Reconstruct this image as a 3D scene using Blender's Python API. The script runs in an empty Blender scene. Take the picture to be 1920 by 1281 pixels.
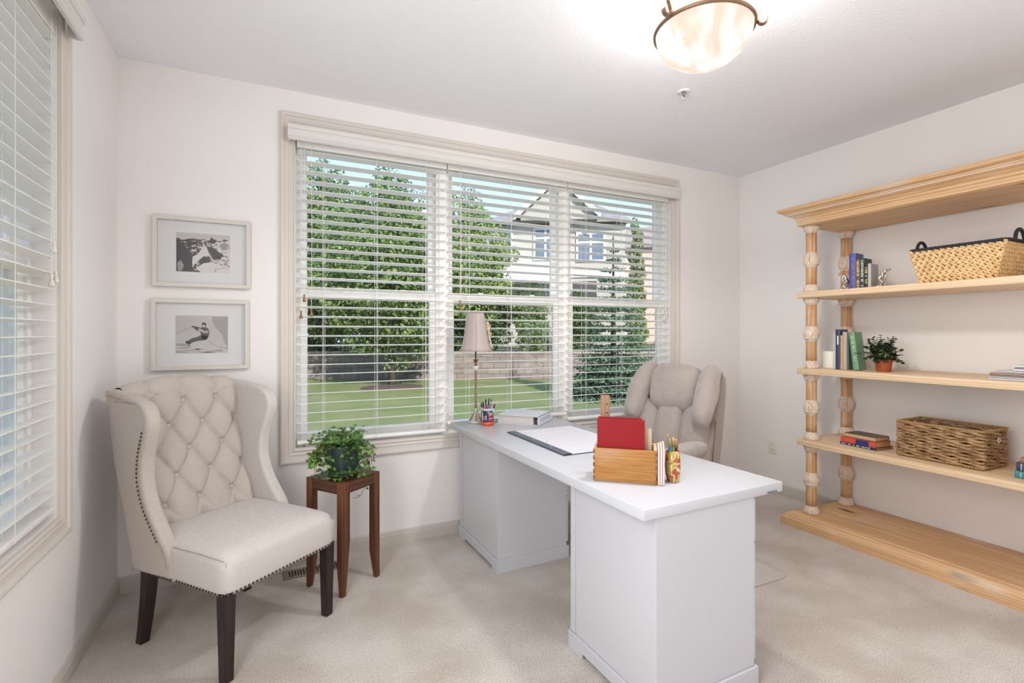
import bpy, bmesh, math, random
import numpy as np
from mathutils import Vector, Matrix, Euler
PI = math.pi
rad = math.radians
S = bpy.context.scene
COL = S.collection
random.seed(7)

# ------------------------------------------------------------------ camera
FPX = 937.71
cam_d = bpy.data.cameras.new('camera')
cam_d.sensor_fit = 'HORIZONTAL'
cam_d.sensor_width = 36.0
cam_d.lens = 36.0 * FPX / 1920.0
cam_d.shift_y = -(640.5 - 625.98) / 1920.0
cam_d.clip_start = 0.02
cam_d.clip_end = 300
cam = bpy.data.objects.new('camera', cam_d)
COL.objects.link(cam)
cam.location = (0, 0, 1.328)
cam.rotation_euler = (PI / 2, 0, -rad(25.72))
S.camera = cam

# ------------------------------------------------------------------ world
W = bpy.data.worlds.new('sky')
S.world = W
W.use_nodes = True
wn = W.node_tree.nodes
wl = W.node_tree.links
wn.clear()
wo = wn.new('ShaderNodeOutputWorld')
bg = wn.new('ShaderNodeBackground')
tc = wn.new('ShaderNodeTexCoord')
sx = wn.new('ShaderNodeSeparateXYZ')
cr = wn.new('ShaderNodeValToRGB')
cr.color_ramp.elements[0].position = 0.0
cr.color_ramp.elements[0].color = (0.66, 0.80, 1.0, 1)
cr.color_ramp.elements[1].position = 0.55
cr.color_ramp.elements[1].color = (0.33, 0.55, 0.98, 1)
wl.new(tc.outputs['Generated'], sx.inputs[0])
wl.new(sx.outputs['Z'], cr.inputs[0])
wl.new(cr.outputs[0], bg.inputs[0])
bg.inputs[1].default_value = 1.25
wl.new(bg.outputs[0], wo.inputs[0])

# ------------------------------------------------------------------ lights
def light(name, kind, loc, power, color=(1, 1, 1), size=0.1, aim=None, size_y=None, spread=None):
    d = bpy.data.lights.new(name, kind)
    d.energy = power
    d.color = color
    if kind == 'AREA':
        d.size = size
        if size_y:
            d.shape = 'RECTANGLE'
            d.size_y = size_y
        if spread:
            d.spread = spread
    elif kind == 'SUN':
        d.angle = size
    else:
        d.shadow_soft_size = size
    o = bpy.data.objects.new(name, d)
    COL.objects.link(o)
    o.location = loc
    if aim is not None:
        o.rotation_euler = (Vector(aim) - Vector(loc)).to_track_quat('-Z', 'Y').to_euler()
    return o

SUN = light('sun', 'SUN', (0, -8, 12), 5.2, (1.0, 0.96, 0.90), rad(1.0), aim=(0, 12, 0))
# added area lamps out of view, standing in for daylight and its bounce
light('side_window_fill', 'AREA', (-0.60, 0.55, 1.55), 39, (0.965, 0.98, 1.0), 1.2, aim=(3.8, 0.9, 1.35), size_y=1.8)  # added fill lamp, set indoors in front of the side window
light('right_fill_lamp', 'AREA', (4.02, -0.30, 1.55), 26, (0.985, 0.99, 1.0), 1.3, aim=(-0.7, 1.4, 1.35), size_y=2.0)  # added fill lamp, shining in through a made-up window
light('rear_uplight_fill', 'AREA', (1.4, -1.0, 0.7), 13, (0.99, 0.99, 1.0), 3.6, aim=(1.4, -0.3, 2.74), size_y=1.8)  # added uplight low in the room, in place of ceiling bounce
LAMP = (1.58, 1.49)
cl = light('ceiling_lamp_light', 'SPOT', (LAMP[0], LAMP[1], 2.33), 42, (1.0, 0.985, 0.955), 0.08, aim=(LAMP[0], LAMP[1] + 0.001, 0))
cl.data.spot_size = rad(172)
cl.data.spot_blend = 0.35
for k in range(3):
    light('ceiling_lamp_bulb_light', 'POINT', (LAMP[0] + 0.135 * math.cos(k * 2.094 + 1.0), LAMP[1] + 0.135 * math.sin(k * 2.094 + 1.0), 2.605), 5.2, (1.0, 0.985, 0.96), 0.025)

vs = S.view_settings
vs.view_transform = 'Standard'
vs.look = 'None'
vs.exposure = 0.31
vs.gamma = 1.0
vs.use_curve_mapping = False
S.cycles.use_denoising = True
S.cycles.max_bounces = 8
S.cycles.diffuse_bounces = 5
S.cycles.transparent_max_bounces = 24
S.cycles.sample_clamp_indirect = 6.0
S.cycles.caustics_reflective = False
S.cycles.caustics_refractive = False

# ------------------------------------------------------------------ materials
MATS = {}

def srgb(r, g, b):
    def f(c):
        c /= 255.0
        return c / 12.92 if c <= 0.04045 else ((c + 0.055) / 1.055) ** 2.4
    return (f(r), f(g), f(b), 1)

def newmat(name):
    m = bpy.data.materials.new(name)
    m.use_nodes = True
    nt = m.node_tree
    return m, nt, nt.nodes, nt.links, nt.nodes['Principled BSDF']

def mat(name, col, rough=0.6, metal=0.0, spec=None, noise=None, bump=None, coat=0, emit=None, sheen=0, alpha=None):
    """noise=(scale, amount, second colour); bump=(scale, strength, distance)"""
    if name in MATS:
        return MATS[name]
    m, nt, n, l, p = newmat(name)
    p.inputs['Base Color'].default_value = col
    p.inputs['Roughness'].default_value = rough
    p.inputs['Metallic'].default_value = metal
    if spec is not None:
        p.inputs['Specular IOR Level'].default_value = spec
    if coat:
        p.inputs['Coat Weight'].default_value = coat
    if sheen:
        p.inputs['Sheen Weight'].default_value = sheen
    if emit:
        p.inputs['Emission Color'].default_value = emit[0]
        p.inputs['Emission Strength'].default_value = emit[1]
    t = n.new('ShaderNodeTexCoord')
    if noise:
        nz = n.new('ShaderNodeTexNoise')
        nz.inputs['Scale'].default_value = noise[0]
        nz.inputs['Detail'].default_value = 4
        l.new(t.outputs['Object'], nz.inputs['Vector'])
        mp = n.new('ShaderNodeMapRange')
        mp.inputs['From Min'].default_value = 0.35
        mp.inputs['From Max'].default_value = 0.65
        mp.inputs['To Max'].default_value = noise[1]
        l.new(nz.outputs['Fac'], mp.inputs['Value'])
        mx = n.new('ShaderNodeMix')
        mx.data_type = 'RGBA'
        l.new(mp.outputs[0], mx.inputs[0])
        mx.inputs[6].default_value = col
        mx.inputs[7].default_value = noise[2]
        l.new(mx.outputs[2], p.inputs['Base Color'])
    if bump:
        nb = n.new('ShaderNodeTexNoise')
        nb.inputs['Scale'].default_value = bump[0]
        nb.inputs['Detail'].default_value = 5
        l.new(t.outputs['Object'], nb.inputs['Vector'])
        b = n.new('ShaderNodeBump')
        b.inputs['Strength'].default_value = bump[1]
        b.inputs['Distance'].default_value = bump[2]
        l.new(nb.outputs['Fac'], b.inputs['Height'])
        l.new(b.outputs[0], p.inputs['Normal'])
    MATS[name] = m
    return m

def wood(name, c1, c2, axis='Y', scale=1.0, rough=0.45, knots=0.0, wear=None, dist=6.0, knotcol=(0.13, 0.06, 0.025, 1), wavescale=0.7, wavemix=0.45):
    if name in MATS:
        return MATS[name]
    m, nt, n, l, p = newmat(name)
    p.inputs['Roughness'].default_value = rough
    t = n.new('ShaderNodeTexCoord')
    mp = n.new('ShaderNodeMapping')
    s = {'X': (0.7, 9, 9), 'Y': (9, 0.7, 9), 'Z': (9, 9, 0.7)}[axis]
    mp.inputs['Scale'].default_value = tuple(v * scale for v in s)
    l.new(t.outputs['Object'], mp.inputs[0])
    nz = n.new('ShaderNodeTexNoise')
    nz.inputs['Scale'].default_value = 1.6
    nz.inputs['Detail'].default_value = 6
    nz.inputs['Distortion'].default_value = 0.6
    l.new(mp.outputs[0], nz.inputs['Vector'])
    wv = n.new('ShaderNodeTexWave')
    wv.wave_type = 'BANDS'
    wv.bands_direction = {'X': 'Z', 'Y': 'Z', 'Z': 'X'}[axis]
    wv.inputs['Scale'].default_value = wavescale
    wv.inputs['Distortion'].default_value = dist
    wv.inputs['Detail'].default_value = 3
    l.new(mp.outputs[0], wv.inputs['Vector'])
    ad = n.new('ShaderNodeMath')
    ad.operation = 'MULTIPLY_ADD'
    l.new(wv.outputs['Fac'], ad.inputs[0])
    ad.inputs[1].default_value = wavemix
    mu = n.new('ShaderNodeMath')
    mu.operation = 'MULTIPLY'
    l.new(nz.outputs['Fac'], mu.inputs[0])
    mu.inputs[1].default_value = 0.7
    l.new(mu.outputs[0], ad.inputs[2])
    cr = n.new('ShaderNodeValToRGB')
    cr.color_ramp.elements[0].position = 0.2
    cr.color_ramp.elements[0].color = c1
    cr.color_ramp.elements[1].position = 0.85
    cr.color_ramp.elements[1].color = c2
    l.new(ad.outputs[0], cr.inputs[0])
    out = cr.outputs[0]
    if knots:
        mk = n.new('ShaderNodeMapping')
        ks = {'X': (2.2, 7, 7), 'Y': (7, 2.2, 7), 'Z': (7, 7, 2.2)}[axis]
        mk.inputs['Scale'].default_value = tuple(v * min(scale, 1.4) for v in ks)
        l.new(t.outputs['Object'], mk.inputs[0])
        vo = n.new('ShaderNodeTexVoronoi')
        vo.inputs['Scale'].default_value = 0.55
        l.new(mk.outputs[0], vo.inputs['Vector'])
        kr = n.new('ShaderNodeValToRGB')
        kr.color_ramp.elements[0].position = 0.06 * knots
        kr.color_ramp.elements[0].color = (1, 1, 1, 1)
        kr.color_ramp.elements[1].position = 0.14 * knots
        kr.color_ramp.elements[1].color = (0, 0, 0, 1)
        l.new(vo.outputs['Distance'], kr.inputs[0])
        mx = n.new('ShaderNodeMix')
        mx.data_type = 'RGBA'
        l.new(kr.outputs[0], mx.inputs[0])
        l.new(out, mx.inputs[6])
        mx.inputs[7].default_value = knotcol
        out = mx.outputs[2]
    if wear:
        nw = n.new('ShaderNodeTexNoise')
        nw.inputs['Scale'].default_value = wear[1]
        nw.inputs['Detail'].default_value = 6
        mw_ = n.new('ShaderNodeMapping')
        mw_.inputs['Scale'].default_value = {'X': (0.25, 1, 1), 'Y': (1, 0.25, 1), 'Z': (1.6, 1.6, 0.22)}[axis]
        l.new(t.outputs['Object'], mw_.inputs[0])
        l.new(mw_.outputs[0], nw.inputs['Vector'])
        wr = n.new('ShaderNodeValToRGB')
        wr.color_ramp.elements[0].position = wear[2]
        wr.color_ramp.elements[0].color = (0, 0, 0, 1)
        wr.color_ramp.elements[1].position = wear[2] + 0.14
        wr.color_ramp.elements[1].color = (wear[3],) * 3 + (1,)
        l.new(nw.outputs['Fac'], wr.inputs[0])
        mx = n.new('ShaderNodeMix')
        mx.data_type = 'RGBA'
        l.new(wr.outputs[0], mx.inputs[0])
        l.new(out, mx.inputs[6])
        mx.inputs[7].default_value = wear[0]
        out = mx.outputs[2]
    l.new(out, p.inputs['Base Color'])
    b = n.new('ShaderNodeBump')
    b.inputs['Strength'].default_value = 0.12
    b.inputs['Distance'].default_value = 0.004
    l.new(nz.outputs['Fac'], b.inputs['Height'])
    l.new(b.outputs[0], p.inputs['Normal'])
    MATS[name] = m
    return m

def linen(name, col, col2, rough=0.92):
    """woven cloth: two crossed fine noises in colour and bump"""
    if name in MATS:
        return MATS[name]
    m, nt, n, l, p = newmat(name)
    p.inputs['Roughness'].default_value = rough
    p.inputs['Sheen Weight'].default_value = 0.15
    p.inputs['Specular IOR Level'].default_value = 0.2
    t = n.new('ShaderNodeTexCoord')
    outs = []
    for sc in ((60, 60, 900), (900, 900, 60)):
        mp = n.new('ShaderNodeMapping')
        mp.inputs['Scale'].default_value = sc
        l.new(t.outputs['Object'], mp.inputs[0])
        nz = n.new('ShaderNodeTexNoise')
        nz.inputs['Scale'].default_value = 1.0
        nz.inputs['Detail'].default_value = 2
        l.new(mp.outputs[0], nz.inputs['Vector'])
        outs.append(nz.outputs['Fac'])
    a = n.new('ShaderNodeMath')
    a.operation = 'ADD'
    l.new(outs[0], a.inputs[0])
    l.new(outs[1], a.inputs[1])
    mr = n.new('ShaderNodeMapRange')
    mr.inputs['From Min'].default_value = 0.75
    mr.inputs['From Max'].default_value = 1.25
    l.new(a.outputs[0], mr.inputs['Value'])
    mx = n.new('ShaderNodeMix')
    mx.data_type = 'RGBA'
    l.new(mr.outputs[0], mx.inputs[0])
    mx.inputs[6].default_value = col
    mx.inputs[7].default_value = col2
    l.new(mx.outputs[2], p.inputs['Base Color'])
    b = n.new('ShaderNodeBump')
    b.inputs['Strength'].default_value = 0.15
    b.inputs['Distance'].default_value = 0.001
    l.new(a.outputs[0], b.inputs['Height'])
    l.new(b.outputs[0], p.inputs['Normal'])
    MATS[name] = m
    return m

def glassmat(name, gloss=0.06, tint=(1, 1, 1, 1), rough=0.0):
    if name in MATS:
        return MATS[name]
    m, nt, n, l, p = newmat(name)
    n.remove(p)
    o = n['Material Output']
    tr = n.new('ShaderNodeBsdfTransparent')
    tr.inputs[0].default_value = tint
    gl = n.new('ShaderNodeBsdfGlossy')
    gl.inputs['Roughness'].default_value = rough
    fr = n.new('ShaderNodeFresnel')
    fr.inputs[0].default_value = 1.45
    mu = n.new('ShaderNodeMath')
    mu.operation = 'MULTIPLY'
    mu.inputs[1].default_value = gloss / 0.04
    l.new(fr.outputs[0], mu.inputs[0])
    mx = n.new('ShaderNodeMixShader')
    l.new(mu.outputs[0], mx.inputs[0])
    l.new(tr.outputs[0], mx.inputs[1])
    l.new(gl.outputs[0], mx.inputs[2])
    l.new(mx.outputs[0], o.inputs[0])
    MATS[name] = m
    return m

M_wall = mat('wall_paint', srgb(238, 234, 231), 0.85, spec=0.2, bump=(180, 0.06, 0.002))
M_ceil = mat('ceiling_texture', srgb(243, 243, 247), 0.95, spec=0.1, bump=(110, 0.35, 0.006))
M_trim = mat('trim_paint', srgb(214, 206, 198), 0.45)
M_base = mat('baseboard_paint', srgb(200, 194, 184), 0.5)
M_white = mat('white_enamel', srgb(240, 240, 240), 0.35)
M_sash = mat('sash_vinyl', srgb(244, 242, 238), 0.35)
M_slat = mat('blind_slat', srgb(250, 248, 243), 0.35)
M_valance = mat('valance_paint', srgb(222, 219, 214), 0.4)
M_cord = mat('white_cord', srgb(236, 234, 228), 0.8)
M_tassel_w = mat('tassel_cream', srgb(226, 220, 208), 0.5)
M_tassel = mat('tassel_wood', srgb(150, 110, 85), 0.5)
M_laminate = mat('white_laminate', srgb(200, 201, 206), 0.26)
M_dark = mat('dark_gap', srgb(40, 36, 34), 0.7)
M_espresso = wood('espresso_wood', srgb(30, 20, 18), srgb(48, 32, 30), 'Z', 1.5, 0.3)
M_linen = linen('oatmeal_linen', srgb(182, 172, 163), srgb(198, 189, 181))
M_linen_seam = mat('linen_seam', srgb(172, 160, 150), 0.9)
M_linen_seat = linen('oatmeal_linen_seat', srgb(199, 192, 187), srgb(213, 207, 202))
M_nail = mat('antique_nail', srgb(92, 74, 62), 0.35, metal=0.8)
M_walnut = wood('acacia_wood', srgb(66, 36, 21), srgb(114, 69, 42), 'Z', 2.0, 0.35)
M_walnut_top = wood('acacia_top', srgb(60, 33, 20), srgb(108, 65, 40), 'X', 2.0, 0.25)
M_pine = wood('waxed_pine', srgb(198, 154, 108), srgb(220, 182, 138), 'Y', 3.2, 0.5, knots=1.0, wear=(srgb(228, 208, 186), 9, 0.60, 0.6))
M_pine_pale = wood('pale_pine', srgb(214, 180, 140), srgb(232, 206, 172), 'Y', 3.0, 0.5, knots=0.7, wear=(srgb(236, 222, 204), 5, 0.55, 0.5))
M_pine_crown = wood('waxed_pine_crown', srgb(198, 154, 108), srgb(222, 186, 144), 'Y', 3.2, 0.5, wear=(srgb(230, 212, 194), 9, 0.58, 0.5))
M_pine_post = wood('turned_pine', srgb(176, 126, 82), srgb(214, 170, 124), 'Z', 2.6, 0.55, wear=(srgb(220, 200, 182), 22, 0.52, 0.6))
M_whitewash = wood('whitewashed_pine', srgb(206, 182, 158), srgb(228, 212, 196), 'Z', 4.0, 0.7, wear=(srgb(182, 138, 100), 30, 0.56, 0.7))
M_steel = mat('brushed_steel', srgb(190, 188, 184), 0.3, metal=1.0)
M_silver = mat('pewter_silver', srgb(214, 208, 204), 0.22, metal=0.9)
M_black = mat('black_plastic', srgb(28, 28, 30), 0.4)
M_glass = glassmat('window_glass', 0.010)
M_clear = glassmat('clear_glass', 0.12)

def carpet():
    m, nt, n, l, p = newmat('cut_pile_carpet')
    p.inputs['Roughness'].default_value = 1.0
    p.inputs['Specular IOR Level'].default_value = 0.05
    p.inputs['Sheen Weight'].default_value = 0.25
    t = n.new('ShaderNodeTexCoord')
    n1 = n.new('ShaderNodeTexNoise'); n1.inputs['Scale'].default_value = 2.6; n1.inputs['Detail'].default_value = 5
    n2 = n.new('ShaderNodeTexNoise'); n2.inputs['Scale'].default_value = 190; n2.inputs['Detail'].default_value = 3
    n3 = n.new('ShaderNodeTexNoise'); n3.inputs['Scale'].default_value = 55; n3.inputs['Detail'].default_value = 4
    for q in (n1, n2, n3):
        l.new(t.outputs['Object'], q.inputs['Vector'])
    c1 = n.new('ShaderNodeValToRGB')
    c1.color_ramp.elements[0].position = 0.38; c1.color_ramp.elements[0].color = srgb(200, 188, 176)
    c1.color_ramp.elements[1].position = 0.62; c1.color_ramp.elements[1].color = srgb(222, 213, 204)
    l.new(n1.outputs['Fac'], c1.inputs[0])
    mr = n.new('ShaderNodeMapRange')
    mr.inputs['From Min'].default_value = 0.3; mr.inputs['From Max'].default_value = 0.7
    mr.inputs['To Min'].default_value = 0.66; mr.inputs['To Max'].default_value = 1.16
    l.new(n2.outputs['Fac'], mr.inputs['Value'])
    vm = n.new('ShaderNodeVectorMath'); vm.operation = 'SCALE'
    l.new(c1.outputs[0], vm.inputs[0]); l.new(mr.outputs[0], vm.inputs['Scale'])
    l.new(vm.outputs[0], p.inputs['Base Color'])
    ad = n.new('ShaderNodeMath'); ad.operation = 'ADD'
    l.new(n2.outputs['Fac'], ad.inputs[0]); l.new(n3.outputs['Fac'], ad.inputs[1])
    b = n.new('ShaderNodeBump'); b.inputs['Strength'].default_value = 0.7; b.inputs['Distance'].default_value = 0.008
    l.new(ad.outputs[0], b.inputs['Height']); l.new(b.outputs[0], p.inputs['Normal'])
    return m
M_carpet = carpet()

# ------------------------------------------------------------------ mesh builder
class MB:
    def __init__(s):
        s.v = []; s.f = []; s.M = Matrix.Identity(4)
    def add(s, vs, fs):
        o = len(s.v)
        for v in vs:
            s.v.append(tuple(s.M @ Vector(v)))
        for f in fs:
            s.f.append(tuple(i + o for i in f))
        return s
    def box(s, x0, x1, y0, y1, z0, z1):
        vs = [(x0, y0, z0), (x1, y0, z0), (x1, y1, z0), (x0, y1, z0), (x0, y0, z1), (x1, y0, z1), (x1, y1, z1), (x0, y1, z1)]
        return s.add(vs, [(0, 3, 2, 1), (4, 5, 6, 7), (0, 1, 5, 4), (1, 2, 6, 5), (2, 3, 7, 6), (3, 0, 4, 7)])
    def lathe(s, prof, n=32, center=(0, 0, 0), cap=True, wob=None):
        vs = []; fs = []
        for (r, z) in prof:
            for k in range(n):
                a = 2 * PI * k / n
                rr = r * (wob(a, z) if wob else 1)
                vs.append((center[0] + rr * math.cos(a), center[1] + rr * math.sin(a), center[2] + z))
        for i in range(len(prof) - 1):
            for k in range(n):
                a = i * n + k; b = i * n + (k + 1) % n
                fs.append((a, b, b + n, a + n))
        if cap:
            fs.append(tuple(range(n))[::-1])
            fs.append(tuple((len(prof) - 1) * n + k for k in range(n)))
        return s.add(vs, fs)
    def tube(s, pts, r, n=8, closed=False, cap=True):
        pts = [Vector(p) for p in pts]
        m = len(pts)
        rs = r if isinstance(r, (list, tuple)) else [r] * m
        vs = []; fs = []
        up = Vector((0, 0, 1))
        prev = None
        for i in range(m):
            if closed:
                d = pts[(i + 1) % m] - pts[i - 1]
            else:
                d = pts[min(i + 1, m - 1)] - pts[max(i - 1, 0)]
            if d.length < 1e-9:
                d = Vector((0, 0, 1))
            d.normalize()
            if prev is None:
                a = up if abs(d.dot(up)) < 0.9 else Vector((1, 0, 0))
                u = (a - d * a.dot(d)).normalized()
            else:
                u = (prev - d * prev.dot(d))
                if u.length < 1e-6:
                    u = Vector((1, 0, 0)) - d * d.x
                u.normalize()
            prev = u
            w = d.cross(u)
            for k in range(n):
                t = 2 * PI * k / n
                vs.append(tuple(pts[i] + (u * math.cos(t) + w * math.sin(t)) * rs[i]))
        for i in range(m if closed else m - 1):
            j = (i + 1) % m
            for k in range(n):
                k2 = (k + 1) % n
                fs.append((i * n + k, i * n + k2, j * n + k2, j * n + k))
        if cap and not closed:
            fs.append(tuple(range(n))[::-1])
            fs.append(tuple((m - 1) * n + k for k in range(n)))
        return s.add(vs, fs)
    def ball(s, c, r, seg=12, rings=8, M=None, e1=1.0, e2=1.0):
        """ellipsoid / super-ellipsoid with radii r (3)"""
        if not isinstance(r, (list, tuple)):
            r = (r, r, r)
        def pw(v, e):
            return math.copysign(abs(v) ** e, v)
        vs = []; fs = []
        for i in range(1, rings):
            ph = -PI / 2 + PI * i / rings
            for k in range(seg):
                th = 2 * PI * k / seg
                v = Vector((r[0] * pw(math.cos(ph), e1) * pw(math.cos(th), e2), r[1] * pw(math.cos(ph), e1) * pw(math.sin(th), e2), r[2] * pw(math.sin(ph), e1)))
                if M: v = M @ v
                vs.append(tuple(v + Vector(c)))
        lo = Vector((0, 0, -r[2])); hi = Vector((0, 0, r[2]))
        if M: lo = M @ lo; hi = M @ hi
        b = len(vs); vs.append(tuple(lo + Vector(c))); vs.append(tuple(hi + Vector(c)))
        for i in range(rings - 2):
            for k in range(seg):
                k2 = (k + 1) % seg
                fs.append((i * seg + k, i * seg + k2, (i + 1) * seg + k2, (i + 1) * seg + k))
        for k in range(seg):
            k2 = (k + 1) % seg
            fs.append((k2, k, b)); fs.append(((rings - 2) * seg + k, (rings - 2) * seg + k2, b + 1))
        return s.add(vs, fs)
    def prism(s, poly, a0, a1, plane='XZ'):
        """extrude a polygon; plane names the two polygon axes"""
        n = len(poly)
        def P(p, a):
            if plane == 'XZ': return (p[0], a, p[1])
            if plane == 'YZ': return (a, p[0], p[1])
            return (p[0], p[1], a)
        vs = [P(p, a0) for p in poly] + [P(p, a1) for p in poly]
        fs = [tuple(range(n)), tuple(range(2 * n - 1, n - 1, -1))]
        for k in range(n):
            k2 = (k + 1) % n
            fs.append((k2, k, n + k, n + k2))
        return s.add(vs, fs)
    def grid(s, nu, nv, fn, closed_u=False):
        vs = [fn(i / (nu if closed_u else nu - 1), j / (nv - 1)) for j in range(nv) for i in range(nu)]
        fs = []
        for j in range(nv - 1):
            for i in range(nu if closed_u else nu - 1):
                i2 = (i + 1) % nu
                fs.append((j * nu + i, j * nu + i2, (j + 1) * nu + i2, (j + 1) * nu + i))
        return s.add(vs, fs)
    def frame_sweep(s, x0, x1, z0, z1, prof, y, sgn=-1, axis='XZ'):
        """mitred picture-frame sweep. prof = [(offset outward, projection)]; closed profile"""
        cs = [(x0, z0, -1, -1), (x1, z0, 1, -1), (x1, z1, 1, 1), (x0, z1, -1, 1)]
        n = len(prof); vs = []; fs = []
        for (cx, cz, sx_, sz_) in cs:
            for (o, h) in prof:
                a, b, c = cx + sx_ * o, y + sgn * h, cz + sz_ * o
                vs.append((a, b, c) if axis == 'XZ' else (b, a, c))
        for i in range(4):
            j = (i + 1) % 4
            for k in range(n):
                k2 = (k + 1) % n
                fs.append((i * n + k, i * n + k2, j * n + k2, j * n + k))
        return s.add(vs, fs)
    def build(s, name, m, parent=None, smooth=False, bevel=0, seg=2, loc=None, rot=None, angle=35, subsurf=0):
        me = bpy.data.meshes.new(name)
        me.from_pydata(s.v, [], s.f)
        bm = bmesh.new(); bm.from_mesh(me)
        bmesh.ops.recalc_face_normals(bm, faces=bm.faces)
        bm.to_mesh(me); bm.free()
        if m: me.materials.append(m)
        if smooth:
            for p in me.polygons: p.use_smooth = True
        me.update()
        o = bpy.data.objects.new(name, me)
        COL.objects.link(o)
        if parent: o.parent = parent
        if loc: o.location = loc
        if rot: o.rotation_euler = rot
        if bevel:
            b = o.modifiers.new('b', 'BEVEL'); b.width = bevel; b.segments = seg; b.limit_method = 'ANGLE'; b.angle_limit = rad(angle)
            if seg > 1:
                for p in me.polygons: p.use_smooth = True
                try:
                    b.harden_normals = False
                except Exception: pass
        if subsurf:
            q = o.modifiers.new('s', 'SUBSURF'); q.levels = subsurf; q.render_levels = subsurf
        return o

def autosmooth(o, ang=35):
    """sharp edges by angle on a smooth mesh"""
    me = o.data
    bm = bmesh.new(); bm.from_mesh(me)
    for e in bm.edges:
        if len(e.link_faces) == 2 and e.calc_face_angle(0) > rad(ang): e.smooth = False
    for f in bm.faces: f.smooth = True
    bm.to_mesh(me); bm.free()
    return o

def thing(name, label, cat, loc=(0, 0, 0), rz=0.0, group=None):
    o = bpy.data.objects.new(name, None)
    o.empty_display_size = 0.05
    COL.objects.link(o)
    o.location = loc; o.rotation_euler = (0, 0, rz)
    o['label'] = label; o['category'] = cat
    if group: o['group'] = group
    return o

def tag(o, label, cat, group=None):
    o['label'] = label; o['category'] = cat
    if group: o['group'] = group
    return o

def struct(o):
    o['kind'] = 'structure'
    return o

def text_mesh(txt, size, m, parent, M, name='lettering', ext=0.0002):
    c = bpy.data.curves.new(name, 'FONT')
    c.body = txt; c.size = size; c.align_x = 'CENTER'; c.align_y = 'CENTER'; c.extrude = ext
    o = bpy.data.objects.new(name, c)
    COL.objects.link(o)
    me = bpy.data.meshes.new_from_object(o)
    bpy.data.objects.remove(o)
    me.materials.append(m)
    q = bpy.data.objects.new(name, me)
    COL.objects.link(q)
    if parent: q.parent = parent
    q.matrix_local = M
    return q

# ================================================================== ROOM
XL, XR, D, H = -0.707, 3.815, 3.174, 2.74
YB = -2.3           # rear wall
WT = 0.16
# window openings
BX0, BX1, BZ0, BZ1 = 0.128, 2.992, 0.655, 2.53
LY0, LY1 = 0.30, 2.375  # side window lengthened to stand behind the added side lamp
RY0, RY1 = -0.95, 0.22   # unseen window added in the right wall for the fill lamp

m = MB(); m.box(XL - WT, XR + WT, YB - WT, D + WT, -0.1, 0); struct(m.build('floor', M_carpet))
m = MB(); m.box(XL - WT, XR + WT, YB - WT, D + WT, H, H + 0.12); struct(m.build('ceiling', M_ceil))
m = MB()
m.box(XL - WT, BX0, D, D + WT, 0, H); m.box(BX1, XR + WT, D, D + WT, 0, H)
m.box(BX0, BX1, D, D + WT, 0, BZ0); m.box(BX0, BX1, D, D + WT, BZ1, H)
struct(m.build('wall_back', M_wall))
m = MB()
m.box(XL - WT, XL, YB, LY0, 0, H); m.box(XL - WT, XL, LY1, D, 0, H)
m.box(XL - WT, XL, LY0, LY1, 0, BZ0); m.box(XL - WT, XL, LY0, LY1, BZ1, H)
struct(m.build('wall_left', M_wall))
m = MB()
m.box(XR, XR + WT, YB, RY0, 0, H); m.box(XR, XR + WT, RY1, D, 0, H)
m.box(XR, XR + WT, RY0, RY1, 0, BZ0); m.box(XR, XR + WT, RY0, RY1, BZ1, H)
struct(m.build('wall_right', M_wall))
m = MB(); m.box(XL - WT, XR + WT, YB - WT, YB, 0, H); struct(m.build('wall_rear', M_wall))

# baseboards
bp = [(0, 0), (0.013, 0), (0.013, 0.060), (0.010, 0.066), (0.010, 0.074), (0.006, 0.082), (0, 0.084)]
m = MB(); m.prism([(D - a, b) for a, b in bp], XL, XR, 'YZ'); struct(m.build('baseboard_back', M_base))
m = MB(); m.prism([(XL + a, b) for a, b in bp], YB, D - 0.0, 'XZ'); struct(m.build('baseboard_left', M_base))
m = MB(); m.prism([(XR - a, b) for a, b in bp], YB, D - 0.0, 'XZ'); struct(m.build('baseboard_right', M_base))

# casings (picture-frame trim with stepped profile)
CP = [(0, 0), (0, 0.012), (0.008, 0.016), (0.014, 0.010), (0.022, 0.010), (0.028, 0.014), (0.034, 0.014), (0.038, 0.011),
      (0.056, 0.013), (0.060, 0.019), (0.068, 0.022), (0.078, 0.022), (0.082, 0.016), (0.082, 0)]
m = MB(); m.frame_sweep(BX0, BX1, BZ0, BZ1, CP, D, -1, 'XZ'); struct(m.build('trim_1', M_trim))
m = MB(); m.frame_sweep(LY0, LY1, BZ0, BZ1, CP, XL, 1, 'YZ'); struct(m.build('trim_2', M_trim))

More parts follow.
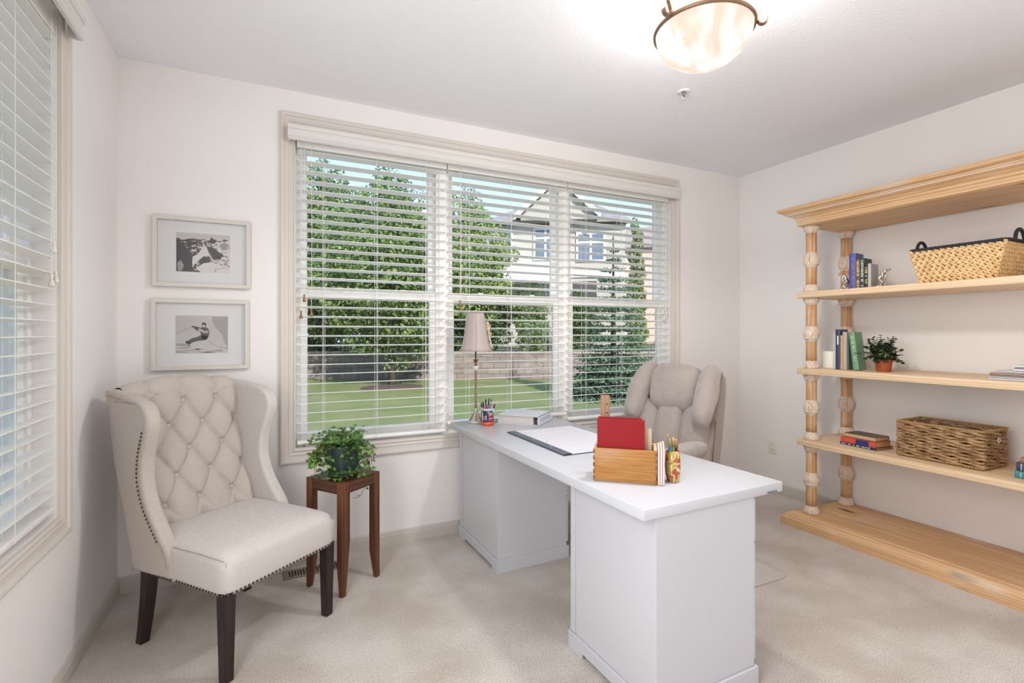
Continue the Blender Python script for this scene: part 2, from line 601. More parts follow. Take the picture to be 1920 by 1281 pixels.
# ---- back window: three double-hung units, one structure with frame, sashes, glass
def window_unit(n, x0, x1, z0, z1, y, T=None):
    """double-hung sash pair; T maps local (x,y,z) to the wall"""
    T = T or Matrix.Identity(4)
    f = MB(); f.M = T
    fr = 0.028
    for (a, b, c, d) in ((x0, x0 + fr, z0, z1), (x1 - fr, x1, z0, z1), (x0 + fr, x1 - fr, z0, z0 + fr), (x0 + fr, x1 - fr, z1 - fr, z1)):
        f.box(a, b, y, y + 0.085, c, d)
    root = struct(f.build('window_%d' % n, M_sash, bevel=0.002, seg=1))
    zm = (z0 + z1) / 2 - 0.02
    st = 0.042
    for (za, zb, yy, nm) in ((z0 + fr, zm + 0.022, y + 0.012, 'lower_sash'), (zm - 0.022, z1 - fr, y + 0.047, 'upper_sash')):
        s_ = MB(); s_.M = T
        a0, a1 = x0 + fr, x1 - fr
        s_.box(a0, a0 + st, yy, yy + 0.03, za, zb); s_.box(a1 - st, a1, yy, yy + 0.03, za, zb)
        bt = 0.055 if nm == 'lower_sash' else 0.042
        s_.box(a0 + st, a1 - st, yy, yy + 0.03, za, za + bt); s_.box(a0 + st, a1 - st, yy, yy + 0.03, zb - 0.042, zb)
        so = s_.build(nm, M_sash, root, bevel=0.003, seg=1)
        g = MB(); g.M = T
        g.box(a0 + st - 0.004, a1 - st + 0.004, yy + 0.013, yy + 0.017, za + bt - 0.004, zb - 0.038)
        g.build('glass_pane', M_glass, so)
    if True:
        lk = MB(); lk.M = T
        for cx in (x0 + (x1 - x0) * 0.28, x0 + (x1 - x0) * 0.72):
            lk.box(cx - 0.03, cx + 0.03, y + 0.0, y + 0.03, zm + 0.022, zm + 0.030)
            lk.box(cx - 0.012, cx + 0.02, y + 0.002, y + 0.018, zm + 0.030, zm + 0.040)
        lk.build('sash_lock', M_sash, root)
    return root

GY = D + 0.070
window_unit(1, BX0, 1.025, BZ0, BZ1, GY)
window_unit(2, 1.058, 1.985, BZ0, BZ1, GY)
window_unit(3, 2.018, BX1, BZ0, BZ1, GY)
m = MB()
m.box(1.015, 1.068, GY - 0.012, GY + 0.09, BZ0, BZ1); m.box(1.975, 2.028, GY - 0.012, GY + 0.09, BZ0, BZ1)
struct(m.build('trim_3', M_sash, bevel=0.002, seg=1))
TL = Matrix(((0, -1, 0, XL + D), (1, 0, 0, 0), (0, 0, 1, 0), (0, 0, 0, 1)))   # local x->world y, local y (into wall) -> -x
TL = Matrix(((0, -1, 0, 0), (1, 0, 0, 0), (0, 0, 1, 0), (0, 0, 0, 1)))
window_unit(4, LY0, 1.32, BZ0, BZ1, -XL + 0.07, TL)
window_unit(5, 1.34, LY1, BZ0, BZ1, -XL + 0.07, TL)

TR = Matrix(((0, 1, 0, 0), (1, 0, 0, 0), (0, 0, 1, 0), (0, 0, 0, 1)))
window_unit(6, RY0, RY1, BZ0, BZ1, XR + 0.07, TR)  # made-up window, only there to let the right fill lamp in
m = MB(); m.frame_sweep(RY0, RY1, BZ0, BZ1, CP, XR, -1, 'YZ'); struct(m.build('trim_4', M_trim))  # casing of the added right window

# ---- blinds
def pull_tassel(mb, p):
    mb.lathe([(0.002, 0.0), (0.006, -0.004), (0.0045, -0.012), (0.0042, -0.018), (0.0095, -0.036), (0.010, -0.042), (0.006, -0.046), (0.002, -0.046)], 12, p)

def blind(name, label, x0, x1, ztop, zbot, yc, cords, T=None, tilt=7, m_tassel=M_tassel, n=30, facing=1, group=None):
    T = T or Matrix.Identity(4)
    root = thing(name, label, 'blind', tuple(T @ Vector(((x0 + x1) / 2, yc, 0))), 0, group)
    inv = Matrix.Translation(-Vector(root.location))
    def B():
        b = MB(); b.M = inv @ T; return b
    b = B(); b.box(x0, x1, yc - 0.028, yc + 0.028, ztop + 0.022, BZ1 - 0.006); b.build('headrail', M_slat, root, bevel=0.002, seg=1)
    b = B()
    w = 0.0315; t = 0.0014
    pitch = (ztop - zbot) / (n - 1)
    ca, sa = math.cos(rad(tilt)), math.sin(rad(tilt))
    for i in range(n):
        zc = zbot + i * pitch
        # slightly crowned slat; room edge raised
        prof = []
        for k in range(5):
            u = -w + 2 * w * k / 4
            crown = 0.0022 * (1 - (u / w) ** 2)
            prof.append((u, crown))
        top = [(yc + u * ca + c * sa, zc - u * sa + (c + t) * ca) for u, c in prof]
        bot = [(yc + u * ca + c * sa, zc - u * sa + (c - t) * ca) for u, c in prof][::-1]
        b.prism(top + bot, x0 + 0.003, x1 - 0.003, 'YZ')
    b.build('slats', M_slat, root)
    b = B(); b.box(x0 + 0.002, x1 - 0.002, yc - 0.027, yc + 0.027, zbot - pitch - 0.008, zbot - pitch + 0.012); b.build('bottom_rail', M_slat, root, bevel=0.004, seg=2)
    L = x1 - x0
    b = B()
    for fx in (0.16, 0.5, 0.84):
        xx = x0 + L * fx
        for yy in (yc - 0.034, yc + 0.034):
            b.tube([(xx, yy, zbot - pitch), (xx, yy, ztop + 0.03)], 0.0012, 5)
        b.tube([(xx + 0.012, yc, zbot - pitch), (xx + 0.012, yc, ztop + 0.03)], 0.0010, 5)
        b.lathe([(0.004, 0), (0.006, -0.004), (0.003, -0.010)], 8, (xx + 0.012, yc, zbot - pitch - 0.008))
    b.build('ladder_cord', M_cord, root)
    for (cx, zt) in cords:
        c = B()
        yy = yc - 0.042
        c.tube([(cx, yy, ztop + 0.04), (cx + 0.002, yy, (ztop + zt) / 2), (cx, yy, zt)], 0.0014, 5)
        co = c.build('pull_cord', M_cord, root)
        c = B(); pull_tassel(c, (cx, yy, zt)); c.build('tassel', m_tassel, co, smooth=True)
    return root

BY = D + 0.033
P = 0.0576
blind('window_blind', 'white slatted blind on the left third of the back window, brown tassels on its cords', 0.135, 1.052, 2.400, 0.742, BY,
      [(0.175, 1.560), (0.214, 1.475), (0.158, 1.462)])
blind('window_blind', 'white slatted blind in the middle of the back window, behind the table lamp', 1.060, 1.990, 2.400, 0.788, BY,
      [(1.14, 1.555), (1.146, 1.53)], n=29)
blind('window_blind', 'white slatted blind on the right third of the back window, beside the recliner', 1.998, 2.982, 2.400, 0.745, BY,
      [(2.02, 1.505), (2.93, 1.56), (2.935, 1.50), (2.915, 1.485)], m_tassel=M_tassel_w)
blind('window_blind', 'white slatted blind on the side window in the left wall', LY0 + 0.006, LY1 - 0.006, 2.400, 0.742, -XL + 0.033,
      [(2.315, 1.66), (2.335, 1.555), (2.295, 1.54)], T=TL, m_tassel=M_tassel_w)

def valance(label, x0, x1, yf, T=None):
    T = T or Matrix.Identity(4)
    mm = MB(); mm.M = T
    zb, zt = 2.437, 2.523
    prof = [(yf + 0.010, zb), (yf + 0.004, zb + 0.005), (yf + 0.006, zb + 0.012), (yf + 0.014, zb + 0.022), (yf + 0.018, zb + 0.034), (yf + 0.016, zb + 0.046), (yf + 0.007, zb + 0.056), (yf + 0.006, zb + 0.061), (yf, zb + 0.062), (yf, zt), (yf + 0.052, zt), (yf + 0.052, zt - 0.008), (yf + 0.022, zt - 0.008), (yf + 0.022, zb)]
    mm.prism(prof, x0, x1, 'YZ')
    mm.box(x0, x0 + 0.010, yf + 0.02, yf + 0.052, zb, zt); mm.box(x1 - 0.010, x1, yf + 0.02, yf + 0.052, zb, zt)
    return tag(autosmooth(mm.build('valance', M_valance)), label, 'valance')
valance('long white valance above the three blinds of the back window', 0.085, 3.035, D - 0.074)
valance('white valance over the side window blind, cut by the photo edge', LY0 - 0.04, LY1 + 0.04, -XL - 0.074, TL)

# ================================================================== DESK
DR = rad(1.3)
def desk():
    dt = thing('desk', 'white laminate desk with two box pedestals, end on to the back window', 'desk', (1.43, 2.2, 0), DR)
    # local frame: x -0.355..0.355, y -0.925..0.925
    m = MB(); m.box(-0.352, 0.352, -0.905, 0.935, 0.712, 0.750); m.build('desktop', M_laminate, dt, bevel=0.0025, seg=2)
    def ped(y0, y1, x0, x1, nm):
        m = MB(); m.box(x0, x1, y0, y1, 0.03, 0.712)
        o = m.build('pedestal', M_laminate, dt, bevel=0.0015, seg=1)
        # raised side stile and skirting
        s = MB(); s.box(x0 - 0.006, x0 - 0.0005, y1 - 0.032, y1, 0.075, 0.712)
        s.build('edge_strip', M_laminate, o, bevel=0.001, seg=1)
        k = MB(); h = 0.072; t = 0.011
        # plinth with a cut-out toe gap on the long side
        def lside(xa, xb, ya, yb):
            L = yb - ya
            k.box(xa, xb, ya, ya + 0.07, 0.0, h); k.box(xa, xb, yb - 0.10, yb, 0.0, h)
            k.box(xa, xb, ya + 0.07, yb - 0.10, 0.022, h)
        lside(x0 - t, x0 - 0.0005, y0 - t, y1 + t)
        k.box(x1 + 0.0005, x1 + t, y0 - t, y1 + t, 0.0, h)
        k.box(x0, x1, y0 - t, y0 - 0.0005, 0.0, h); k.box(x0, x1, y1 + 0.0005, y1 + t, 0.0, h)
        k.build('plinth', M_laminate, o, bevel=0.002, seg=1)
        # three drawers facing the recliner side
        for i, (a, b) in enumerate(((0.09, 0.36), (0.365, 0.53), (0.535, 0.70))):
            d = MB(); d.box(x1 + 0.001, x1 + 0.016, y0 + 0.006, y1 - 0.006, a, b)
            do = d.build('drawer', M_laminate, o, bevel=0.002, seg=1)
            hh = MB(); hh.box(x1 + 0.016, x1 + 0.026, (y0 + y1) / 2 - 0.05, (y0 + y1) / 2 + 0.05, b - 0.03, b - 0.022)
            hh.build('handle', M_steel, do)
    ped(-0.895, -0.392, -0.29, 0.20, 'near')
    ped(0.335, 0.905, -0.29, 0.16, 'far')
    b = MB(); b.prism([(-0.390, 0.711), (-0.30, 0.711), (-0.390, 0.62)], 0.02, 0.05, 'YZ')
    b.build('bracket', mat('grey_bracket', srgb(92, 92, 96), 0.5, metal=0.5), dt)
    s = MB(); s.box(0.262, 0.318, -0.9062, -0.9052, 0.7135, 0.7225)
    s.build('maker_sticker', mat('sticker_grey', srgb(120, 122, 128), 0.5), dt)
desk()

def dloc(x, y, z=0.75):
    """world point on the desk from world x,y (kept here for clarity)"""
    return (x, y, z)

# desk pad calendar
def deskpad():
    t = thing('desk_pad_calendar', 'large desk pad calendar with a dark grey binding strip, lying flat', 'calendar', (1.245, 2.02, 0.7502), rad(0.2))
    m = MB(); m.box(0.0, 0.44, 0, 0.625, 0, 0.0035); m.build('backing', mat('pad_grey', srgb(70, 74, 84), 0.6), t)
    m = MB(); m.box(0.05, 0.436, 0.004, 0.621, 0.0036, 0.0052)
    m.build('sheet', mat('pad_paper', srgb(226, 226, 232), 0.7), t)
    m = MB(); m.grid(10, 30, lambda u, v: (-0.001 + 0.053 * u, 0.001 + 0.623 * v, 0.0058 + 0.004 * math.sin(PI * u) * (0.6 + 0.4 * math.sin(5 * v))))
    m.build('binding_strip', mat('pad_strip', srgb(92, 97, 110), 0.45), t, smooth=True)
    for (x, y) in ((0.02, 0.16), (0.02, 0.34), (0.02, 0.50)):
        m = MB(); m.box(x, x + 0.008, y, y + 0.012, 0.0092, 0.0105)
        m.build('rivet', mat('rivet_light', srgb(190, 192, 198), 0.4), t)
    # printed month grid and faint notes
    g = MB()
    for i in range(6):
        y = 0.05 + i * 0.1
        g.box(0.09, 0.37, y, y + 0.0012, 0.0053, 0.00545)
    for i in range(8):
        x = 0.09 + i * 0.04
        g.box(x, x + 0.0012, 0.05, 0.551, 0.0053, 0.00545)
    g.build('printed_grid', mat('print_faint', srgb(196, 196, 206), 0.7), t)
    g = MB(); rr = random.Random(4)
    for i in range(46):
        x = rr.uniform(0.06, 0.35); y = rr.choice([0.02, 0.05, 0.30, 0.42, 0.56, 0.6]) + rr.uniform(-0.03, 0.015)
        y = max(0.008, min(0.612, y)); L = rr.uniform(0.006, 0.028)
        g.box(x, x + L * 0.35, y, y + 0.0028, 0.0055, 0.0057)
    g.build('printed_notes', mat('print_violet', srgb(150, 142, 172), 0.7), t)['kind'] = 'stuff'
deskpad()

def ring_binder():
    t = thing('ring_binder', 'white ring binder full of paper lying flat between the jar and the window', 'binder', (1.505, 2.935, 0.7502), rad(-48))
    w, d, h = 0.285, 0.27, 0.058
    cov = mat('binder_vinyl', srgb(214, 218, 226), 0.35)
    m = MB(); m.box(-w / 2, w / 2, -d / 2, d / 2, 0, 0.003); m.box(-w / 2, w / 2, -d / 2, d / 2, h - 0.003, h)
    m.build('cover', cov, t, bevel=0.001, seg=1)
    m = MB(); m.box(w / 2 - 0.002, w / 2 + 0.001, -d / 2, d / 2, 0.001, h - 0.001); sp = m.build('spine', mat('binder_spine', srgb(222, 226, 232), 0.35), t)
    e = MB()
    e.box(w / 2 - 0.003, w / 2 + 0.0014, -d / 2, d / 2, h - 0.0016, h + 0.0006); e.box(w / 2 - 0.003, w / 2 + 0.0014, -d / 2, d / 2, -0.0001, 0.0016)
    e.build('edge', mat('binder_edge', srgb(60, 70, 74), 0.5), sp)
    p = MB()
    rr = random.Random(2)
    for i in range(16):
        z0 = 0.0035 + i * 0.0031
        off = rr.uniform(0, 0.008)
        p.box(-w / 2 + 0.006 + off * 0.6, w / 2 - 0.036, -d / 2 + 0.006 + off * 0.3, d / 2 - 0.008, z0, z0 + 0.0028)
    p.build('pages', mat('binder_pages', srgb(214, 206, 200), 0.85), t)
    r = MB()
    for yy in (-0.105, 0.0, 0.105):
        pts = [(w / 2 - 0.028 + 0.021 * math.cos(a), yy, h / 2 + 0.024 * math.sin(a)) for a in [2 * PI * k / 18 for k in range(18)]]
        r.tube(pts, 0.0016, 6, closed=True)
    r.box(w / 2 - 0.012, w / 2 - 0.004, -0.125, 0.125, h / 2 - 0.008, h / 2 + 0.008)
    r.build('ring', M_steel, t)
    q = MB()
    for k in range(7):
        for j in range(3):
            yy = -0.10 + k * 0.030
            q.box(w / 2 + 0.0012, w / 2 + 0.0016, yy + j * 0.007, yy + j * 0.007 + 0.0022, 0.012 + 0.004 * j, h - 0.014)
    q.build('spine_lettering', mat('binder_print', srgb(120, 150, 170), 0.6), sp)
ring_binder()

def pen(t_name, label, base, top, r, m_body, m_end, cat='pen', clip=False, group=None, end_frac=0.22):
    base = Vector(base); top = Vector(top)
    L = (top - base).length
    q = (top - base).to_track_quat('Z', 'Y').to_euler()
    o = bpy.data.objects.new(t_name, None); COL.objects.link(o); o.location = base; o.rotation_euler = q
    tag(o, label, cat, group)
    b = MB(); b.lathe([(r * 0.3, 0), (r, 0.01), (r, L * (1 - end_frac))], 10); b.build('barrel', m_body, o, smooth=True)
    b = MB(); b.lathe([(r * 1.06, L * (1 - end_frac)), (r * 1.06, L - 0.002), (r * 0.8, L)], 10); e = b.build('cap', m_end, o, smooth=True)
    if clip:
        c = MB(); c.box(-0.0015, 0.0015, r * 1.05, r * 1.05 + 0.002, L * (1 - end_frac), L - 0.004); c.build('clip', m_end, e)
    return o

def pcol(n, *c):
    return mat('pen_' + n, srgb(*c), 0.3)

def nut_jar():
    JX, JY = 1.236, 2.925
    t = thing('pen_jar', 'round clear jar with navy and orange label holding pens, in front of the table lamp', 'jar', (JX, JY, 0.7502), rad(-20))
    r = 0.039
    m = MB(); m.lathe([(r * 0.9, 0.0), (r, 0.004), (r, 0.022)], 36); m.build('base_band', mat('jar_orange', srgb(214, 80, 40), 0.35), t, smooth=True)
    m = MB(); m.lathe([(r, 0.022), (r, 0.094)], 36, cap=False); wr = m.build('label_wrap', mat('jar_navy', srgb(36, 44, 82), 0.4), t, smooth=True)
    m = MB(); m.lathe([(r, 0.094), (r + 0.001, 0.104), (r - 0.002, 0.108), (r - 0.003, 0.098)], 36, cap=False); m.build('rim', mat('jar_clear', srgb(196, 190, 196), 0.15), t, smooth=True)
    m = MB(); m.lathe([(r - 0.004, 0.006), (r - 0.004, 0.096)], 24, cap=False); m.build('liner', mat('jar_inner', srgb(60, 56, 76), 0.5), t)
    # coloured patches of the label, wrapped on the curve; camera side is about -Y-ish
    def patch(name, a0, a1, z0, z1, mm, par=wr, rr=0.0004):
        q = MB()
        q.grid(8, 2, lambda u, v: ((r + rr) * math.cos(a0 + (a1 - a0) * u), (r + rr) * math.sin(a0 + (a1 - a0) * u), z0 + (z1 - z0) * v))
        return q.build(name, mm, par)
    A = rad(-112 + 20)  # direction towards camera in local frame
    red = mat('jar_red', srgb(206, 52, 44), 0.4); wh = mat('jar_white', srgb(230, 230, 235), 0.4)
    tan_ = mat('jar_tan', srgb(178, 150, 120), 0.5); gr = mat('jar_green', srgb(110, 130, 90), 0.5)
    for (a0, a1, z0, z1, mm) in ((0.20, 0.55, 0.052, 0.066, red), (0.60, 0.66, 0.048, 0.066, red), (0.72, 0.80, 0.048, 0.066, red), (0.86, 0.95, 0.048, 0.066, red),
                                 (0.20, 0.95, 0.0435, 0.047, wh), (0.20, 0.95, 0.067, 0.0705, wh), (0.22, 0.48, 0.026, 0.040, red), (0.58, 0.64, 0.026, 0.042, red), (0.72, 0.9, 0.026, 0.042, red),
                                 (-0.62, -0.50, 0.040, 0.062, tan_), (-0.44, -0.34, 0.034, 0.064, gr), (-0.28, -0.20, 0.036, 0.064, wh), (-0.75, -0.66, 0.03, 0.07, red),
                                 (-0.98, -0.80, 0.03, 0.088, wh), (-0.02, 0.32, 0.084, 0.090, tan_)):
        patch('label_patch', A + a0, A + a1, z0, z1, mm)
    # the readable letters
    th = A + 0.42
    M = Matrix.Translation((( r + 0.0012) * math.cos(th), (r + 0.0012) * math.sin(th), 0.078)) @ Matrix.Rotation(th + PI / 2, 4, 'Z') @ Matrix.Rotation(PI / 2, 4, 'X')
    text_mesh('NO', 0.017, wh, wr, M)
    # pens
    navy, red_, gry, blk, mag, lil = pcol('navy', 40, 40, 90), pcol('red', 200, 40, 60), pcol('grey', 190, 180, 185), pcol('black', 25, 25, 28), pcol('magenta', 180, 50, 90), pcol('lilac', 120, 100, 150)
    ps = [(-0.025, -0.008, -0.036, -0.012, 0.150, navy, blk, 'navy pen leaning left in the pen jar', 'pen'),
          (-0.014, -0.02, -0.018, -0.026, 0.138, red_, mag, 'thick red pen at the front of the pen jar', 'pen'),
          (-0.006, 0.004, -0.010, 0.006, 0.162, navy, blk, 'dark pen with black tip standing behind the red pen', 'pen'),
          (0.004, -0.012, 0.002, -0.016, 0.158, lil, navy, 'violet pen upright in the middle of the pen jar', 'pen'),
          (0.010, 0.010, 0.016, 0.012, 0.165, navy, navy, 'tallest navy pen in the pen jar', 'pen'),
          (0.018, -0.010, 0.024, -0.016, 0.150, gry, gry, 'pale grey pen at the right of the pen jar', 'pen'),
          (0.022, 0.008, 0.032, 0.006, 0.160, blk, pcol('olive', 60, 70, 40), 'black marker with olive cap in the pen jar', 'marker'),
          (0.012, -0.024, 0.036, -0.034, 0.135, gry, blk, 'grey pencil leaning to the right in the pen jar', 'pencil'),
          (-0.028, 0.012, -0.034, 0.02, 0.140, gry, navy, 'thin pen at the back left of the pen jar', 'pen')]
    for (x0, y0, x1, y1, h, a, b, lab, cat) in ps:
        pen(cat, lab, (JX + x0 * 0.8, JY + y0 * 0.8, 0.758), (JX + x1, JY + y1, 0.75 + h), 0.0042 if 'thick' not in lab else 0.006, a, b, cat, clip='navy' in lab, group='pens in the jar by the lamp')
nut_jar()

def lamp():
    t = thing('table_lamp', 'slim antique brass table lamp with grey silk bell shade', 'lamp', (1.20, 3.035, 0.7502), rad(10))
    brass = mat('aged_brass', srgb(158, 136, 112), 0.35, metal=0.7)
    cream = mat('lamp_base_cream', srgb(196, 194, 180), 0.45, metal=0.2)
    m = MB()
    m.lathe([(0.050, 0.0), (0.052, 0.006), (0.048, 0.014), (0.038, 0.018), (0.034, 0.024), (0.024, 0.036), (0.016, 0.056), (0.010, 0.074), (0.008, 0.085), (0.010, 0.090), (0.006, 0.096)], 32)
    m.build('base', cream, t, smooth=True)
    lf = MB()
    for k in range(6):
        a = k * PI / 3
        pts = [(0.046 * math.cos(a), 0.046 * math.sin(a), 0.016), (0.030 * math.cos(a), 0.030 * math.sin(a), 0.032), (0.018 * math.cos(a), 0.018 * math.sin(a), 0.056), (0.011 * math.cos(a), 0.011 * math.sin(a), 0.078)]
        lf.tube(pts, [0.003, 0.005, 0.004, 0.0015], 6)
    lf.build('leaf_relief', brass, t, smooth=True)
    m = MB(); m.lathe([(0.0080, 0.09), (0.0072, 0.12), (0.0068, 0.33), (0.009, 0.335), (0.006, 0.345)], 14); m.build('stem', brass, t, smooth=True)
    # crystal collar
    m = MB()
    m.lathe([(0.004, 0.340), (0.012, 0.346), (0.024, 0.366), (0.020, 0.370), (0.008, 0.352), (0.004, 0.350)], 8)
    m.build('crystal_cup', mat('crystal', srgb(225, 228, 228), 0.05, spec=0.8), t)
    m = MB(); m.lathe([(0.008, 0.368), (0.010, 0.376), (0.006, 0.384), (0.009, 0.398), (0.005, 0.404), (0.0045, 0.47)], 16)
    m.build('socket', mat('copper_leaf', srgb(132, 92, 60), 0.4, metal=0.6), t, smooth=True)
    lf = MB()
    for k in range(5):
        a = k * 2 * PI / 5 + 0.3
        lf.tube([(0.006 * math.cos(a), 0.006 * math.sin(a), 0.392), (0.013 * math.cos(a), 0.013 * math.sin(a), 0.408), (0.022 * math.cos(a), 0.022 * math.sin(a), 0.410)], [0.003, 0.003, 0.001], 6)
    lf.build('leaf_collar', mat('copper_leaf', (0, 0, 0, 1)), t, smooth=True)
    # bell shade, eight gently scalloped panels
    prof = [(0.111, 0.0), (0.098, 0.018), (0.089, 0.045), (0.081, 0.085), (0.074, 0.13), (0.067, 0.18), (0.060, 0.225), (0.056, 0.245)]
    def sw(a, z):
        return 0.965 + 0.035 * abs(math.cos(3 * a))
    m = MB(); m.lathe([(r, 0.468 + z) for r, z in prof], 72, cap=False, wob=sw)
    sh = m.build('lamp_shade', mat('shade_silk', srgb(176, 163, 157), 0.5, sheen=0.4), t, smooth=True)
    sm = sh.modifiers.new('t', 'SOLIDIFY'); sm.thickness = 0.0015
    tr = MB()
    for k in range(6):
        a = k * PI / 3
        tr.tube([((r + 0.0008) * math.cos(a), (r + 0.0008) * math.sin(a), 0.468 + z) for r, z in prof], 0.0013, 5)
    for (rr, zz) in ((0.111, 0.468), (0.056, 0.713)):
        tr.tube([(rr * sw(a, 0) * math.cos(a), rr * sw(a, 0) * math.sin(a), zz) for a in [2 * PI * k / 72 for k in range(72)]], 0.0016, 5, closed=True)
    tr.build('shade_piping', mat('shade_trim', srgb(156, 142, 134), 0.6), sh, smooth=True)
    m = MB()
    m.tube([(0, 0, 0.47), (0, 0, 0.70)], 0.003, 6)
    for a in (0, PI / 3 * 2, PI / 3 * 4):
        m.tube([(0, 0, 0.70), (0.055 * math.cos(a), 0.055 * math.sin(a), 0.708)], 0.0014, 5)
    m.build('harp', brass, t)
    # ribbon rosette with trailing ruffle on the right-hand side of the shade
    c = MB()
    rr = random.Random(5)
    ang = rad(-38)
    def sp(z, off):
        import bisect
        for (r0, z0), (r1, z1) in zip(prof, prof[1:]):
            if z0 <= z <= z1:
                r_ = r0 + (r1 - r0) * (z - z0) / (z1 - z0); break
        else: r_ = prof[-1][0]
        return r_ + off
    for i in range(26):
        z = 0.18 - 0.16 * (i / 25)
        R = sp(z, 0.009)
        a = ang + rr.uniform(-0.08, 0.08)
        c.ball((R * math.cos(a), R * math.sin(a), 0.468 + z), (0.008 if i > 8 else 0.011, 0.008 if i > 8 else 0.011, 0.008), 7, 5)
    c.build('ribbon_trim', mat('ribbon_cream', srgb(206, 192, 170), 0.7), sh, smooth=True)
    c = MB()
    for (z, dy) in ((0.165, 0.0), (0.152, 0.01), (0.112, 0.006), (0.105, -0.006)):
        R = sp(z, 0.018)
        c.ball((R * math.cos(ang) - dy * math.sin(ang), R * math.sin(ang) + dy * math.cos(ang), 0.468 + z), 0.0095, 8, 6)
    c.build('rosette', mat('rosette_gold', srgb(196, 162, 92), 0.6), sh, smooth=True)
lamp()

# ---- wooden file box and what stands in and beside it
BXA = rad(-40.9)
BOX0 = Vector((1.141, 1.628, 0.7502))     # near left foot of the box
ux = Vector((math.cos(BXA), math.sin(BXA), 0)); uy = Vector((-math.sin(BXA), math.cos(BXA), 0))
def bx(x, y, z=0.0):
    return BOX0 + ux * x + uy * y + Vector((0, 0, z))
M_box = wood('box_oak', srgb(150, 98, 42), srgb(204, 150, 80), 'X', 9.0, 0.35, knots=1.3, dist=10, knotcol=srgb(112, 66, 30), wavescale=0.30, wavemix=0.07)
M_box_in = wood('box_oak_inner', srgb(206, 172, 128), srgb(226, 196, 156), 'Y', 2.0, 0.5)
def filebox():
    t = thing('file_box', 'golden oak open file box with finger-jointed corners on the desk corner', 'box', BOX0, BXA)
    w, d, h, k = 0.236, 0.135, 0.135, 0.010
    m = MB(); m.box(0, w, 0, k, 0.004, h - 0.004); m.build('front_panel', M_box, t, bevel=0.002, seg=2)
    m = MB(); m.box(0, w, d - k, d, 0.004, h - 0.004); m.build('back_panel', M_box_in, t, bevel=0.002, seg=2)
    for (xa, xb) in ((-0.001, k), (w - k, w + 0.001)):
        s = MB(); s.box(xa, xb, k + 0.0005, d - k - 0.0005, 0.002, h)
        s.build('side_panel', M_box_in, t, bevel=0.0015, seg=1)
    f = MB()
    for i in range(5):
        z = 0.006 + i * 0.026
        f.box(-0.0035, 0.004, -0.001, k - 0.001, z, z + 0.014)
        f.box(w - 0.004, w + 0.002, -0.001, k - 0.001, z, z + 0.014)
    f.build('finger_joint', wood('joint_oak', srgb(110, 66, 30), srgb(140, 92, 48), 'X', 3), t)
    m = MB(); m.box(k, w - k, k, d - k, 0.0, 0.008); m.build('bottom', M_box_in, t)
filebox()

M_red = mat('red_cover', srgb(142, 14, 22), 0.5, spec=0.25)
M_page = mat('page_edge', srgb(226, 214, 196), 0.85)
def folder_red(y, tilt, w, h, label, x0, lift=0.010):
    t = bpy.data.objects.new('red_folder', None); COL.objects.link(t)
    t.location = bx(x0, y, lift); t.rotation_euler = (rad(tilt), 0, BXA)
    tag(t, label, 'folder', 'red folders in the file box')
    m = MB(); m.box(0, w, 0, 0.0025, 0, h); m.box(0, w, 0.0125, 0.015, 0, h); m.box(0, 0.0025, 0, 0.015, 0, h)
    m.build('cover', M_red, t, bevel=0.001, seg=1)
    m = MB(); m.box(0.004, w - 0.004, 0.003, 0.012, 0.004, h - 0.004); m.build('pages', mat('red_pages', srgb(196, 70, 74), 0.7), t)
folder_red(0.016, -1.5, 0.182, 0.232, 'bright red folder standing at the front of the file box', 0.011)
folder_red(0.036, -1.5, 0.170, 0.236, 'second red folder, mostly hidden behind the front one', 0.012)
def card(label, x, y, w, h, c, tilt=-2):
    m = MB(); m.box(0, w, 0, 0.0022, 0, h); m.box(w * 0.35, w * 0.8, 0, 0.0022, h, h + 0.010)
    o = m.build('index_card', mat('card_' + label[:6], c, 0.8), None, loc=bx(x, y, 0.012), rot=(rad(tilt), 0, BXA))
    tag(o, label, 'card', 'divider cards in the file box')
card('cream divider card right behind the red folders', 0.018, 0.062, 0.200, 0.192, srgb(226, 206, 178))
card('tabbed manila card, third sheet behind the red folders', 0.017, 0.078, 0.196, 0.178, srgb(232, 214, 190))
card('shorter beige card at the back of the file box', 0.019, 0.094, 0.198, 0.160, srgb(214, 194, 164))
def standing_board():
    m = MB(); m.prism([(-0.021, 0), (0.021, 0), (0.019, 0.312), (-0.018, 0.312)], 0, 0.007, 'XZ')
    t = m.build('peg_board_strip', wood('strip_oak', srgb(140, 104, 76), srgb(166, 130, 98), 'Z', 3, 0.5), None, loc=bx(0.034, 0.111, 0.012), rot=(rad(-1), 0, BXA + rad(4)))
    tag(t, 'narrow brown wooden strip with three small holes rising from the file box', 'wooden strip')
    for z in (0.205, 0.240, 0.275):
        k = MB(); k.tube([(0.008, -0.0006, z), (0.008, 0.0005, z)], 0.0032, 10)
        k.build('peg_hole', M_dark, t)
standing_board()
def notebook(i, x, th, h, label, c, tilt):
    t = bpy.data.objects.new('notebook', None); COL.objects.link(t)
    t.location = bx(x, 0.004, 0.0); t.rotation_euler = (0, rad(tilt), BXA)
    tag(t, label, 'notebook', 'slim notebooks beside the file box')
    m = MB(); m.box(0, 0.001, 0, 0.12, 0, h); m.box(th - 0.001, th, 0, 0.12, 0, h); m.box(0, th, 0.119, 0.12, 0, h)
    m.build('cover', c, t)
    m = MB(); m.box(0.0012, th - 0.0012, 0.002, 0.1185, 0.002, h - 0.002); m.build('pages', mat('nb_pages', srgb(232, 218, 210), 0.85), t)
notebook(0, 0.2405, 0.008, 0.140, 'slim pink notebook pressed against the file box side', mat('nb_pink', srgb(216, 178, 172), 0.6), 0)
